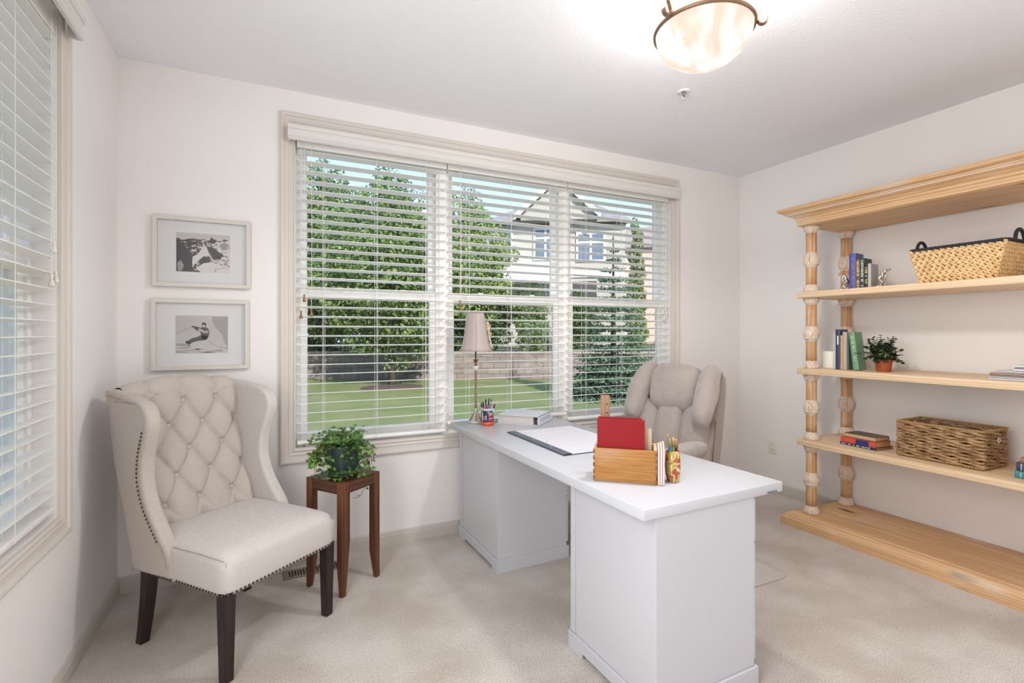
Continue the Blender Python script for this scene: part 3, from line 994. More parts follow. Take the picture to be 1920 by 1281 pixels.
notebook(1, 0.2500, 0.007, 0.144, 'middle one of the three thin notebooks by the file box', mat('nb_cream', srgb(228, 204, 196), 0.6), 0)
notebook(2, 0.2580, 0.008, 0.148, 'mauve thin notebook next to the golden pencil glass', mat('nb_mauve', srgb(176, 140, 140), 0.6), 0)

def pencil_glass():
    c = Vector((1.416, 1.490, 0.7502))
    t = thing('pencil_glass', 'small gold and amber swirled glass full of pencils, beside the notebooks', 'glass', c)
    m, nt, n, l, p = newmat('gilded_glass')
    p.inputs['Roughness'].default_value = 0.12; p.inputs['Metallic'].default_value = 0.45
    tc_ = n.new('ShaderNodeTexCoord'); wv = n.new('ShaderNodeTexWave'); wv.wave_type = 'RINGS'
    wv.inputs['Scale'].default_value = 16; wv.inputs['Distortion'].default_value = 22; wv.inputs['Detail'].default_value = 2; wv.inputs['Detail Scale'].default_value = 0.7
    l.new(tc_.outputs['Object'], wv.inputs['Vector'])
    nz = n.new('ShaderNodeTexNoise'); nz.inputs['Scale'].default_value = 30
    l.new(tc_.outputs['Object'], nz.inputs['Vector'])
    r1 = n.new('ShaderNodeValToRGB')
    r1.color_ramp.elements[0].color = srgb(176, 96, 52); r1.color_ramp.elements[1].color = srgb(196, 178, 90)
    r1.color_ramp.elements[0].position = .42; r1.color_ramp.elements[1].position = .56
    l.new(nz.outputs['Fac'], r1.inputs[0])
    r2 = n.new('ShaderNodeValToRGB'); r2.color_ramp.elements[0].position = .88; r2.color_ramp.elements[1].position = .93
    l.new(wv.outputs['Fac'], r2.inputs[0])
    mx = n.new('ShaderNodeMix'); mx.data_type = 'RGBA'
    l.new(r2.outputs[0], mx.inputs[0]); l.new(r1.outputs[0], mx.inputs[6]); mx.inputs[7].default_value = srgb(226, 206, 190)
    l.new(mx.outputs[2], p.inputs['Base Color'])
    b = MB()
    b.lathe([(0.0205, 0.0), (0.023, 0.006), (0.0275, 0.030), (0.0295, 0.060), (0.0285, 0.090), (0.026, 0.122), (0.0245, 0.122), (0.026, 0.09), (0.0265, 0.06), (0.024, 0.03), (0.019, 0.010)], 40)
    b.build('vessel', m, t, smooth=True)
    f = MB(); f.lathe([(0.017, -0.0001), (0.019, 0.004), (0.014, 0.0045)], 24); f.build('foot', mat('foot_glass', srgb(226, 220, 214), 0.08), t, smooth=True)
    blue, teal, olive, blk, red, gold = pcol('blue', 40, 110, 160), pcol('teal', 40, 120, 130), pcol('green', 110, 120, 50), pcol('black', 25, 25, 28), pcol('crimson', 170, 60, 60), mat('pen_gold', srgb(190, 160, 110), 0.3, metal=0.6)
    rows = [(-0.010, 0.0, -0.021, 0.004, 0.186, pcol('steel', 150, 150, 150), gold, 0.0026, 'thin grey pen, tallest of those in the gold glass'),
            (-0.006, -0.008, -0.014, -0.014, 0.172, blue, pcol('cap', 150, 140, 90), 0.0058, 'thick blue pen with gilt cap in the gold glass'),
            (0.002, -0.004, 0.002, -0.008, 0.174, olive, gold, 0.0055, 'olive green pen standing upright in the gold glass'),
            (0.006, 0.004, 0.012, 0.002, 0.166, blk, gold, 0.0055, 'black pen with gilt top in the gold glass'),
            (0.010, 0.008, 0.020, 0.010, 0.162, red, pcol('rose', 170, 110, 100), 0.0042, 'dull red pencil leaning right in the gold glass')]
    for (x0, y0, x1, y1, h, a, b_, r, lab) in rows:
        pen('pen', lab, c + ux * x0 + uy * y0 + Vector((0, 0, 0.012)), c + ux * x1 * 0.9 + uy * y1 + Vector((0, 0, h)), r, a, b_, 'pen', group='pens in the gold glass')
pencil_glass()

# ================================================================== WING CHAIR
def wing_chair():
    t = thing('wingback_chair', 'oatmeal linen armless wing chair with button-tufted back, in the left corner', 'chair', (-0.139, 2.576, 0), rad(38.99))
    # ---- seat
    b = MB()
    nx, ny = 2, 2
    m = MB()
    def seatpt(x, y): return 0
    W2 = 0.277
    b.box(-W2, W2, -0.312, 0.225, 0.332, 0.487)
    seat = b.build('seat', M_linen_seat, t)
    bm = bmesh.new(); bm.from_mesh(seat.data)
    bmesh.ops.subdivide_edges(bm, edges=bm.edges, cuts=14, use_grid_fill=True)
    for v in bm.verts:
        x, y, z = v.co
        k = (z - 0.332) / 0.155
        cx = max(0.0, 1 - (abs(x) / W2) ** 2.6); cy = max(0.0, 1 - (abs(y + 0.04) / 0.27) ** 3)
        z2 = z + max(0, k) * 0.022 * cx * cy
        # round the top front and side edges
        R = 0.040
        dx = max(0, abs(x) - (W2 - R)); dy = max(0, -(y) - (0.312 - R)); dz = max(0, z - (0.487 - R))
        if dz > 0 and (dx > 0 or dy > 0):
            L = math.sqrt(dx * dx + dy * dy + dz * dz)
            mx = max(dx, dy, dz)
            s = mx / L
            x = math.copysign(W2 - R + dx * s, x) if dx > 0 else x
            y = -(0.312 - R + dy * s) if dy > 0 else y
            z2 = 0.487 - R + dz * s + (z2 - z)
        # vertical corner rounding
        elif dx > 0 and dy > 0:
            L = math.sqrt(dx * dx + dy * dy); s = max(dx, dy) / L
            s = 1 - (1 - s) * 0.5
            x = math.copysign(W2 - R + dx * s, x); y = -(0.312 - R + dy * s)
        # slight belly
        bul = 0.007 * math.sin(PI * min(1, max(0, k)))
        if y < -0.30: y -= bul
        if abs(x) > W2 - 0.01: x += math.copysign(bul * 0.6, x)
        v.co = (x, y, z2)
    for f in bm.faces: f.smooth = True
    bm.to_mesh(seat.data); bm.free()
    # seat seams
    s = MB()
    s.tube([(W2 * sx_ - 0.002 * sx_, -0.305 + 0.31 * k / 10, 0.468 + 0.003 * math.sin(PI * k / 10)) for sx_ in (-1,) for k in range(11)], 0.0016, 6)
    s.tube([(-W2 + 0.007, -0.3095, 0.463 - 0.125 * k / 8) for k in range(9)], 0.0013, 6)
    s.tube([(W2 - 0.007, -0.3095, 0.463 - 0.125 * k / 8) for k in range(9)], 0.0013, 6)
    s.build('seam', M_linen_seam, seat, smooth=True)
    # ---- tufted back
    yz = [(0.30, 0.185), (0.40, 0.200), (0.50, 0.235), (0.56, 0.253), (0.665, 0.296), (0.783, 0.330), (0.887, 0.357), (0.95, 0.369), (1.006, 0.380), (1.06, 0.392), (1.10, 0.402)]
    def yb(z):
        if z <= yz[0][0]: return yz[0][1]
        for (a, ya), (c, yc_) in zip(yz, yz[1:]):
            if z <= c: return ya + (yc_ - ya) * (z - a) / (c - a)
        return yz[-1][1]
    rows = [1.006, 0.895, 0.783, 0.671, 0.560]
    btn = []
    for i, z in enumerate(rows):
        xs = (-0.16, 0.0, 0.16) if i % 2 == 0 else (-0.08, 0.08)
        if i % 2 == 0: pass
        for x in xs: btn.append((x, z))
    allb = [(x, z) for i, z in enumerate(rows) for x in ((-0.16, 0, 0.16) if i % 2 == 0 else (-0.24, -0.08, 0.08, 0.24))]
    def puff(x, z):
        zr = (1.006 - z) / 0.112
        if zr < 0:
            sx_ = abs(math.sin(PI * x / 0.16))
            base = sx_ ** 0.45
            u = x / 0.16 + 0; 
            f = min(1, -zr / 0.6)
            uu = x / 0.16 + zr / 2; vv = x / 0.16 - zr / 2
            dia = (abs(math.sin(PI * uu)) * abs(math.sin(PI * vv))) ** 0.36
            h = dia * (1 - f) + base * f
        elif zr > 4:
            sx_ = abs(math.sin(PI * x / 0.16))
            f = min(1, (zr - 4) / 0.6)
            uu = x / 0.16 + zr / 2; vv = x / 0.16 - zr / 2
            dia = (abs(math.sin(PI * uu)) * abs(math.sin(PI * vv))) ** 0.36
            h = dia * (1 - f) + (sx_ ** 0.45) * f
        else:
            uu = x / 0.16 + zr / 2; vv = x / 0.16 - zr / 2
            h = (abs(math.sin(PI * uu)) * abs(math.sin(PI * vv))) ** 0.36
        d = min(math.hypot(x - bx_, z - bz_) for bx_, bz_ in allb)
        return 0.036 * h - 0.016 * math.exp(-(d / 0.017) ** 2)
    hw = 0.262
    nu, nv = 110, 170
    zb0, zt0 = 0.42, 1.050
    def bp_(u, v):
        x = -hw + 2 * hw * u
        edge = max(0.0, (abs(x) - 0.225) / (hw - 0.225))
        if v < 0.86:
            z = zb0 + (zt0 - zb0) * v / 0.86
            p = puff(x, z) * (1 - 0.5 * edge)
            conc = -0.018 * (x / hw) ** 2
            return (x, yb(z) - p + conc + 0.012, z)
        # roll over the top edge
        k = (v - 0.86) / 0.14
        a = k * PI * 0.95
        R = 0.042
        crown = 0.046 * (1 - (x / hw) ** 2)
        p = puff(x, zt0 + 0.02) * (1 - 0.5 * edge) * (1 - k)
        y0 = yb(zt0) + 0.012 - 0.018 * (x / hw) ** 2
        return (x, y0 - p * math.cos(a) + R * (1 - math.cos(a)), zt0 + (R * 0.75 + crown * 0.6) * math.sin(a) + p * math.sin(a) - 0.03 * max(0, k - 0.8))
    m = MB(); m.grid(nu, nv, bp_)
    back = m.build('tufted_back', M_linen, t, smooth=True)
    # outer back panel
    m = MB()
    def ob(u, v):
        x = (-hw - 0.03 + (2 * hw + 0.06) * u)
        z = 0.332 + 0.745 * v
        return (x * (1.0), yb(z) + 0.062 + 0.018 * math.sin(PI * u), z)
    m.grid(14, 20, ob)
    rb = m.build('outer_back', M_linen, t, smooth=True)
    sm = rb.modifiers.new('t', 'SOLIDIFY'); sm.thickness = 0.012
    # buttons
    bme = None
    for (x, z) in allb:
        if abs(x) > 0.2: 
            continue
        yy = yb(z) + 0.012 - 0.018 * (x / hw) ** 2 + 0.004
        if bme is None:
            q = MB(); q.ball((0, 0, 0), (0.0115, 0.0065, 0.0115), 16, 10)
            o = q.build('button', M_linen, t, smooth=True); bme = o.data
        else:
            o = bpy.data.objects.new('button', bme); COL.objects.link(o); o.parent = t
        o.location = (x, yy, z); o.rotation_euler = (rad(-14), 0, 0)
    # ---- wings
    prof = [(-0.004, 0.332), (-0.006, 0.40), (0.004, 0.455), (0.035, 0.505), (0.085, 0.56), (0.128, 0.62), (0.158, 0.69), (0.166, 0.745), (0.156, 0.82), (0.128, 0.89), (0.110, 0.94), (0.110, 0.985), (0.130, 1.025), (0.175, 1.052), (0.25, 1.066),
            (0.34, 1.078), (0.425, 1.088), (0.448, 1.07), (0.440, 1.02), (0.405, 0.86), (0.36, 0.70), (0.305, 0.55), (0.262, 0.42), (0.245, 0.332)]
    # resample smoothly (closed polyline, Chaikin on the front part)
    def chaikin(pl):
        out = []
        for a, c in zip(pl, pl[1:]):
            out.append((a[0] * .75 + c[0] * .25, a[1] * .75 + c[1] * .25)); out.append((a[0] * .25 + c[0] * .75, a[1] * .25 + c[1] * .75))
        return [pl[0]] + out + [pl[-1]]
    prof_s = chaikin(prof)
    for sgn in (-1, 1):
        m = MB()
        x_in, x_out = 0.246, 0.306
        def shear(mb):
            pass
        m.prism(prof_s, x_in, x_out, 'YZ')
        # flare: outwards with height and towards the front; splay the rear in
        vs = []
        for (x, y, z) in m.v:
            fl = 0.010 * max(0, (z - 0.75) / 0.3) + 0.0
            rear = -0.020 * max(0, (y - 0.25) / 0.2)
            thin = 0
            x2 = x + fl + (rear if x > 0.28 else 0)
            if x > 0.28 and z < 0.5: x2 -= 0.022 * (0.5 - z) / 0.17 * (1 if y < 0.1 else 0.5)
            vs.append((sgn * x2, y, z))
        m.v = vs
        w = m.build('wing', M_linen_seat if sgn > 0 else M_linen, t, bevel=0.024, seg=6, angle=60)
        # seam piping round the outer face
        s = MB()
        fr = prof_s[:31]
        pts = []
        for (y, z) in fr:
            fl = 0.010 * max(0, (z - 0.75) / 0.3)
            x2 = 0.3055 + fl - (0.022 * (0.5 - z) / 0.17 if z < 0.5 else 0)
            pts.append((sgn * (x2 + 0.0005), y + 0.026, min(z, 1.040)))
        s.tube(pts[2:], 0.0018, 6)
        s.build('seam', M_linen_seam, w, smooth=True)
        # nails along the outer seam
        run = [p for p in pts if 0.47 < p[2] < 0.93]
        tot = 0; last = None; acc = []
        for a, c in zip(run, run[1:]):
            d = (Vector(c) - Vector(a)).length
            k = max(1, int(d / 0.0016))
            for j in range(k):
                acc.append(Vector(a).lerp(Vector(c), j / k))
        lastp = None
        cnt = 0
        for q_ in acc:
            if lastp is None or (q_ - lastp).length > 0.0165:
                nails.append((q_ + Vector((sgn * 0.001, 0.006, 0)), (0, sgn)))
                lastp = q_
        # piping at the roll crown
        r_ = MB(); r_.tube([(sgn * (0.306), 0.17 + 0.26 * k / 8, 1.036 + 0.026 * k / 8) for k in range(9)], 0.002, 6); r_.build('piping', M_linen_seam, w)
    # ---- legs
    for (x, y, sx_, sy_, rear) in ((-0.252, -0.287, -1, -1, 0), (0.252, -0.287, 1, -1, 0), (-0.245, 0.215, -1, 1, 1), (0.245, 0.215, 1, 1, 1)):
        m = MB()
        a, c = 0.0245, 0.0185
        n = 6
        vs = []; fs = []
        for k in range(n + 1):
            f = k / n; z = 0.345 * (1 - f)
            hw_ = a + (c - a) * f
            oy = (0.055 * f ** 1.6) if rear else 0.0
            vs += [(x - hw_, y - hw_ + oy, z), (x + hw_, y - hw_ + oy, z), (x + hw_, y + hw_ + oy, z), (x - hw_, y + hw_ + oy, z)]
        for k in range(n):
            for j in range(4):
                fs.append((4 * k + j, 4 * k + (j + 1) % 4, 4 * k + 4 + (j + 1) % 4, 4 * k + 4 + j))
        fs.append((0, 1, 2, 3)); fs.append((4 * n + 3, 4 * n + 2, 4 * n + 1, 4 * n))
        m.add(vs, fs)
        m.build('leg', M_espresso, t, bevel=0.0018, seg=1)
    # ---- nail line round the skirt
    zf = 0.340
    path = []
    def seg_(p, q, gap=0.0175):
        p = Vector(p); q = Vector(q); L = (q - p).length; k = int(L / gap)
        return [p.lerp(q, j / k) for j in range(k)]
    for q in seg_((-W2 + 0.012, -0.3155, zf), (W2 - 0.008, -0.3155, zf)): nails.append((q, (-1, 0)))
    for q in seg_((-W2 - 0.003, -0.300, zf), (-W2 - 0.003, -0.008, zf)): nails.append((q, (0, -1)))
    for q in seg_((-0.2865, 0.004, zf), (-0.287, 0.235, zf)): nails.append((q, (0, -1)))
    nd = None
    for (q, d) in nails:
        if nd is None:
            k = MB(); k.ball((0, 0, 0), (0.0052, 0.0052, 0.0052), 8, 6); o = k.build('nailhead', M_nail, t, smooth=True); nd = o.data
        else:
            o = bpy.data.objects.new('nailhead', nd); COL.objects.link(o); o.parent = t
        o.location = q
nails = []
wing_chair()

# ================================================================== PLANT STAND + IVY
def plant_stand():
    a = rad(36.5)
    ex = Vector((math.cos(a), math.sin(a), 0)); ey = Vector((-math.sin(a), math.cos(a), 0))
    w, d, h = 0.268, 0.262, 0.575
    corner = Vector((0.322, 2.628, 0))
    c = corner + ex * w / 2 + ey * d / 2
    t = thing('plant_stand', 'small square acacia wood stool holding the ivy pot under the window', 'stool', c, a)
    L = 0.040
    for sx_ in (-1, 1):
        for sy_ in (-1, 1):
            x0, x1 = sorted((sx_ * w / 2, sx_ * (w / 2 - L))); y0, y1 = sorted((sy_ * d / 2, sy_ * (d / 2 - L)))
            m = MB()
            vs = []
            for (z, k) in ((0.0, 0.62), (0.15, 1.0), (h, 1.0)):
                xi = sx_ * w / 2 - sx_ * L * k; yi = sy_ * d / 2 - sy_ * L * k
                a0, a1 = sorted((sx_ * w / 2, xi)); b0, b1 = sorted((sy_ * d / 2, yi))
                vs += [(a0, b0, z), (a1, b0, z), (a1, b1, z), (a0, b1, z)]
            fs = [(3, 2, 1, 0), (8, 9, 10, 11)]
            for k in (0, 1):
                for j in range(4):
                    fs.append((4 * k + j, 4 * k + (j + 1) % 4, 4 * k + 4 + (j + 1) % 4, 4 * k + 4 + j))
            m.add(vs, fs)
            lg = m.build('leg', M_walnut, t, bevel=0.0025, seg=2)
            p = MB(); p.tube([(sx_ * (w / 2 - L / 2), sy_ * (d / 2 + 0.0004), h - 0.035), (sx_ * (w / 2 - L / 2), sy_ * (d / 2 - 0.004), h - 0.035)], 0.0036, 10)
            p.build('peg', mat('peg_dark', srgb(40, 20, 12), 0.5), lg)
    m = MB()
    hh = 0.060
    m.box(-w / 2 + L, w / 2 - L, -d / 2 + 0.002, -d / 2 + 0.024, h - hh, h - 0.002); m.box(-w / 2 + L, w / 2 - L, d / 2 - 0.024, d / 2 - 0.002, h - hh, h - 0.002)
    m.box(-w / 2 + 0.002, -w / 2 + 0.024, -d / 2 + L, d / 2 - L, h - hh, h - 0.002); m.box(w / 2 - 0.024, w / 2 - 0.002, -d / 2 + L, d / 2 - L, h - hh, h - 0.002)
    m.build('apron', wood('acacia_apron', srgb(58, 32, 19), srgb(98, 60, 38), 'X', 2.0, 0.35), t, bevel=0.001, seg=1)
    m = MB()
    n = 3; ww = (d - 0.008) / n
    for i in range(n):
        y0 = -d / 2 + 0.004 + i * ww
        xa = L if i in (0, n - 1) else 0.004
        xx0, xx1 = -w / 2 + (L + 0.001 if i != 1 else 0.004), w / 2 - (L + 0.001 if i != 1 else 0.004)
        ya, yb_ = y0 + 0.001, y0 + ww - 0.001
        if i == 0: m.box(-w / 2 + L + .001, w / 2 - L - .001, ya - 0.002, -d / 2 + L, h - 0.016, h); m.box(-w / 2 + 0.003, w / 2 - 0.003, -d / 2 + L + 0.001, yb_, h - 0.016, h)
        elif i == n - 1: m.box(-w / 2 + L + .001, w / 2 - L - .001, d / 2 - L, yb_ + 0.002, h - 0.016, h); m.box(-w / 2 + 0.003, w / 2 - 0.003, ya, d / 2 - L - 0.001, h - 0.016, h)
        else: m.box(-w / 2 + 0.003, w / 2 - 0.003, ya, yb_, h - 0.016, h)
    m.build('tabletop', M_walnut_top, t, bevel=0.0012, seg=1)
    return c, a, h, ex, ey
PSC, PSA, PSH, PSX, PSY = plant_stand()

M_leaf = mat('ivy_leaf', srgb(62, 112, 38), 0.38, noise=(14, 0.9, srgb(128, 168, 60)), spec=0.5)
M_leaf_dark = mat('ivy_leaf_dark', srgb(40, 82, 34), 0.42, noise=(20, 0.7, srgb(76, 120, 66)))
M_stem = mat('ivy_stem', srgb(92, 84, 50), 0.6)
IVY = [(0, -0.02), (0.20, -0.10), (0.36, 0.02), (0.58, 0.12), (0.34, 0.30), (0.28, 0.52), (0.08, 0.56), (0, 1.0), (-0.08, 0.56), (-0.28, 0.52), (-0.34, 0.30), (-0.58, 0.12), (-0.36, 0.02), (-0.20, -0.10)]
def add_leaf(mb, p, d, up, size, rr, outline=IVY, fold=0.25):
    d = Vector(d).normalized(); up = Vector(up)
    s = d.cross(up)
    if s.length < 1e-4: s = Vector((1, 0, 0))
    s.normalize(); nrm = s.cross(d).normalized()
    vs = [tuple(Vector(p) + d * 0.25 * size)]
    n = len(outline)
    for (x, y) in outline:
        droop = -0.18 * y * y
        vs.append(tuple(Vector(p) + s * x * size + d * y * size + nrm * (abs(x) * fold + droop) * size))
    fs = [(0, 1 + k, 1 + (k + 1) % n) for k in range(n)]
    mb.add(vs, fs)

def ivy():
    rr = random.Random(11)
    base = Vector((PSC.x - 0.005, PSC.y + 0.005, PSH + 0.0005))
    t = thing('potted_ivy', 'trailing green ivy in a dark green square pot on the wooden stool', 'plant', base, 0)
    M_pot = mat('green_plastic_pot', srgb(56, 72, 74), 0.45)
    # rounded square pot, turned
    def sq(r, z, n=48, e=7.0, rot=rad(33)):
        out = []
        for k in range(n):
            a = 2 * PI * k / n
            c, s_ = math.cos(a), math.sin(a)
            q = (abs(c) ** e + abs(s_) ** e) ** (-1 / e)
            x, y = r * q * c, r * q * s_
            out.append((x * math.cos(rot) - y * math.sin(rot), x * math.sin(rot) + y * math.cos(rot), z))
        return out
    rings = [(0.055, 0.004), (0.058, 0.010), (0.068, 0.060), (0.084, 0.156), (0.087, 0.158), (0.087, 0.166), (0.082, 0.166), (0.078, 0.140)]
    m = MB(); vs = []; fs = []
    n = 48
    for r, z in rings: vs += sq(r, z)
    for i in range(len(rings) - 1):
        for k in range(n):
            k2 = (k + 1) % n
            fs.append((i * n + k, i * n + k2, (i + 1) * n + k2, (i + 1) * n + k))
    fs.append(tuple(range(n))[::-1])
    m.add(vs, fs); pot = autosmooth(m.build('pot', M_pot, t), 40)
    m = MB(); m.add(sq(0.0785, 0.143), [tuple(range(48))]); m.build('soil', mat('potting_soil', srgb(38, 28, 22), 1.0, bump=(90, 1, 0.01)), t)
    m = MB(); m.lathe([(0.062, 0.0), (0.078, 0.003), (0.082, 0.009), (0.078, 0.009), (0.064, 0.004)], 32, (0, 0, 0)); m.build('saucer', mat('saucer_clear', srgb(120, 120, 116), 0.15), t, smooth=True)
    stems = MB(); L1 = MB(); L2 = MB()
    def vine(p0, pts, size=0.026, every=0.022, m1=0.75, both=True):
        P_ = [Vector(p0)] + [Vector(q) for q in pts]
        # catmull-like subdivision
        for _ in range(3):
            Q = [P_[0]]
            for a, c in zip(P_, P_[1:]):
                Q.append(a * .75 + c * .25); Q.append(a * .25 + c * .75)
            Q.append(P_[-1]); P_ = Q
        stems.tube(P_, 0.0011, 5)
        acc = 0; side = 1
        for a, c in zip(P_, P_[1:]):
            d = (c - a); acc += d.length
            if acc > every and d.length > 1e-5:
                acc = 0; side = -side
                dn = d.normalized()
                lat = dn.cross(Vector((0, 0, 1)))
                if lat.length < 0.1: lat = Vector((rr.uniform(-1, 1), rr.uniform(-1, 1), 0))
                lat.normalize()
                ld = (lat * side + dn * rr.uniform(0.1, 0.9) + Vector((rr.uniform(-.4, .4), rr.uniform(-.4, .4), rr.uniform(-.3, .5)))).normalized()
                pe = c + ld * 0.012
                stems.tube([c, pe], 0.0006, 4)
                upv = Vector((rr.uniform(-.5, .5), rr.uniform(-.9, 0.1), 1))
                add_leaf(L1 if rr.random() < m1 else L2, pe, ld, upv, size * rr.uniform(0.7, 1.25), rr)
    # upright bushy growth
    for i in range(78):
        a = rr.uniform(0, 2 * PI)
        r0 = rr.uniform(0.0, 0.05); r1 = rr.uniform(0.05, 0.165)
        h1 = rr.uniform(0.18, 0.280) - r1 * 0.35
        if math.cos(a - rad(215)) > 0.3: r1 *= 1.12
        vine((r0 * math.cos(a), r0 * math.sin(a), 0.14), [(r1 * 0.5 * math.cos(a), r1 * 0.5 * math.sin(a), h1 * 0.85), (r1 * math.cos(a), r1 * math.sin(a), h1), (r1 * 1.15 * math.cos(a), r1 * 1.15 * math.sin(a), h1 - rr.uniform(-0.015, 0.03))], 0.029, 0.02, 0.6)
    # hanging over the rim
    for i in range(26):
        a = rr.choice([rr.uniform(rad(165), rad(225)), rr.uniform(rad(175), rad(235)), rr.uniform(rad(290), rad(380))])
        r1 = rr.uniform(0.125, 0.165)
        zl = rr.uniform(0.02, 0.10)
        vine((0.04 * math.cos(a), 0.04 * math.sin(a), 0.145), [(0.08 * math.cos(a), 0.08 * math.sin(a), 0.19), (r1 * math.cos(a), r1 * math.sin(a), 0.13), (r1 * 1.03 * math.cos(a + .15), r1 * 1.03 * math.sin(a + .15), zl)], 0.026, 0.02, 0.6)
    # image-right sprays resting towards the back right and a long runner to the left
    vine((-0.03, 0.0, 0.15), [(-0.10, -0.02, 0.20), (-0.135, -0.05, 0.13), (-0.165, -0.06, 0.09)], 0.034, 0.02, 1.0)
    vine((0.04, 0.01, 0.15), [(0.12, 0.02, 0.14), (0.16, 0.03, 0.10), (0.175, 0.03, 0.035)], 0.020, 0.02, 0.3)
    vine((0.04, 0.03, 0.15), [(0.11, 0.05, 0.15), (0.165, 0.06, 0.13), (0.185, 0.05, 0.10)], 0.020, 0.018, 0.2)
    vine((0.03, -0.03, 0.15), [(0.10, -0.07, 0.10), (0.11, -0.06, 0.03), (0.15, -0.01, 0.014)], 0.026, 0.014, 0.8)
    vine((0.0, -0.05, 0.15), [(0.0, -0.11, 0.13), (0.02, -0.125, 0.06), (0.05, -0.12, 0.02)], 0.024, 0.012, 0.3)
    vine((0.02, -0.05, 0.15), [(0.04, -0.10, 0.11), (0.06, -0.115, 0.05), (0.09, -0.09, 0.02)], 0.024, 0.012, 0.3)
    for a in range(12):
        an = rad(195 + a * 13); r1 = 0.118
        vine((0.07 * math.cos(an), 0.07 * math.sin(an), 0.03), [(r1 * math.cos(an), r1 * math.sin(an), 0.035), (r1 * 1.05 * math.cos(an + .2), r1 * 1.05 * math.sin(an + .2), 0.016)], 0.024, 0.016, 0.6)
    # runner dropping over the far side of the stool
    q = Vector((PSX.x * 0.155 + 0.0, PSX.y * 0.155, 0))
    def wp(px_, py_, z): return (Vector((px_, py_, z)) - base)
    e = PSC + PSX * 0.15
    vine((0.05, 0.03, 0.03), [wp(e.x, e.y + 0.01, 0.600), wp(e.x + 0.02, e.y + 0.01, 0.57), wp(e.x + 0.018, e.y - 0.005, 0.50), wp(e.x - 0.03, e.y - 0.06, 0.425), wp(e.x - 0.07, e.y - 0.06, 0.432)], 0.022, 0.045, 1.0)
    stems.build('stem', M_stem, t, smooth=True)
    L1.build('leaves', M_leaf, t)
    o = L2.build('leaves', M_leaf_dark, t); o['label'] = 'darker ivy leaves'
ivy()

# floor register by the wall
def register():
    t = thing('floor_register', 'grey metal slotted floor vent in the carpet behind the wing chair', 'vent', (0.06, 2.952, 0.0), rad(3))
    m = MB(); Lx, Ly = 0.33, 0.105
    # outer rim with slots between bars
    m.box(0, Lx, 0, 0.016, 0, 0.006); m.box(0, Lx, Ly - 0.016, Ly, 0, 0.006); m.box(0, 0.024, 0.016, Ly - 0.016, 0, 0.006); m.box(Lx - 0.024, Lx, 0.016, Ly - 0.016, 0, 0.006)
    m.build('grille', mat('register_taupe', srgb(150, 138, 122), 0.45, metal=0.3), t, bevel=0.001, seg=1)
    m = MB(); x = 0.024
    i = 0
    while x < Lx - 0.03:
        m.box(x, x + 0.007, 0.016, Ly - 0.016, 0.001, 0.0055); x += 0.0145
        i += 1
        if i % 9 == 0: m.box(x - 0.008, x + 0.012, 0.016, Ly - 0.016, 0.001, 0.0058); x += 0.012
    m.build('slot_bars', MATS['register_taupe'], t)
    m = MB(); m.box(0.01, Lx - 0.01, 0.01, Ly - 0.01, 0.0002, 0.0008); m.build('duct', M_dark, t)
register()

# chair mat
m = MB(); pl = []
x0, x1, y0, y1, R = 1.78, 2.56, 1.805, 3.02, 0.05
for (cx, cy, a0) in ((x1 - R, y1 - R, 0), (x0 + R, y1 - R, 90), (x0 + R, y0 + R, 180), (x1 - R, y0 + R, 270)):
    for k in range(7):
        a = rad(a0 + k * 15); pl.append((cx + R * math.cos(a), cy + R * math.sin(a)))
m.prism(pl, 0.0005, 0.006, 'XY')
tag(m.build('chair_mat', mat('mat_vinyl', srgb(196, 188, 184), 0.22, spec=0.6), bevel=0.002, seg=2), 'translucent grey vinyl mat on the carpet under the recliner', 'mat')

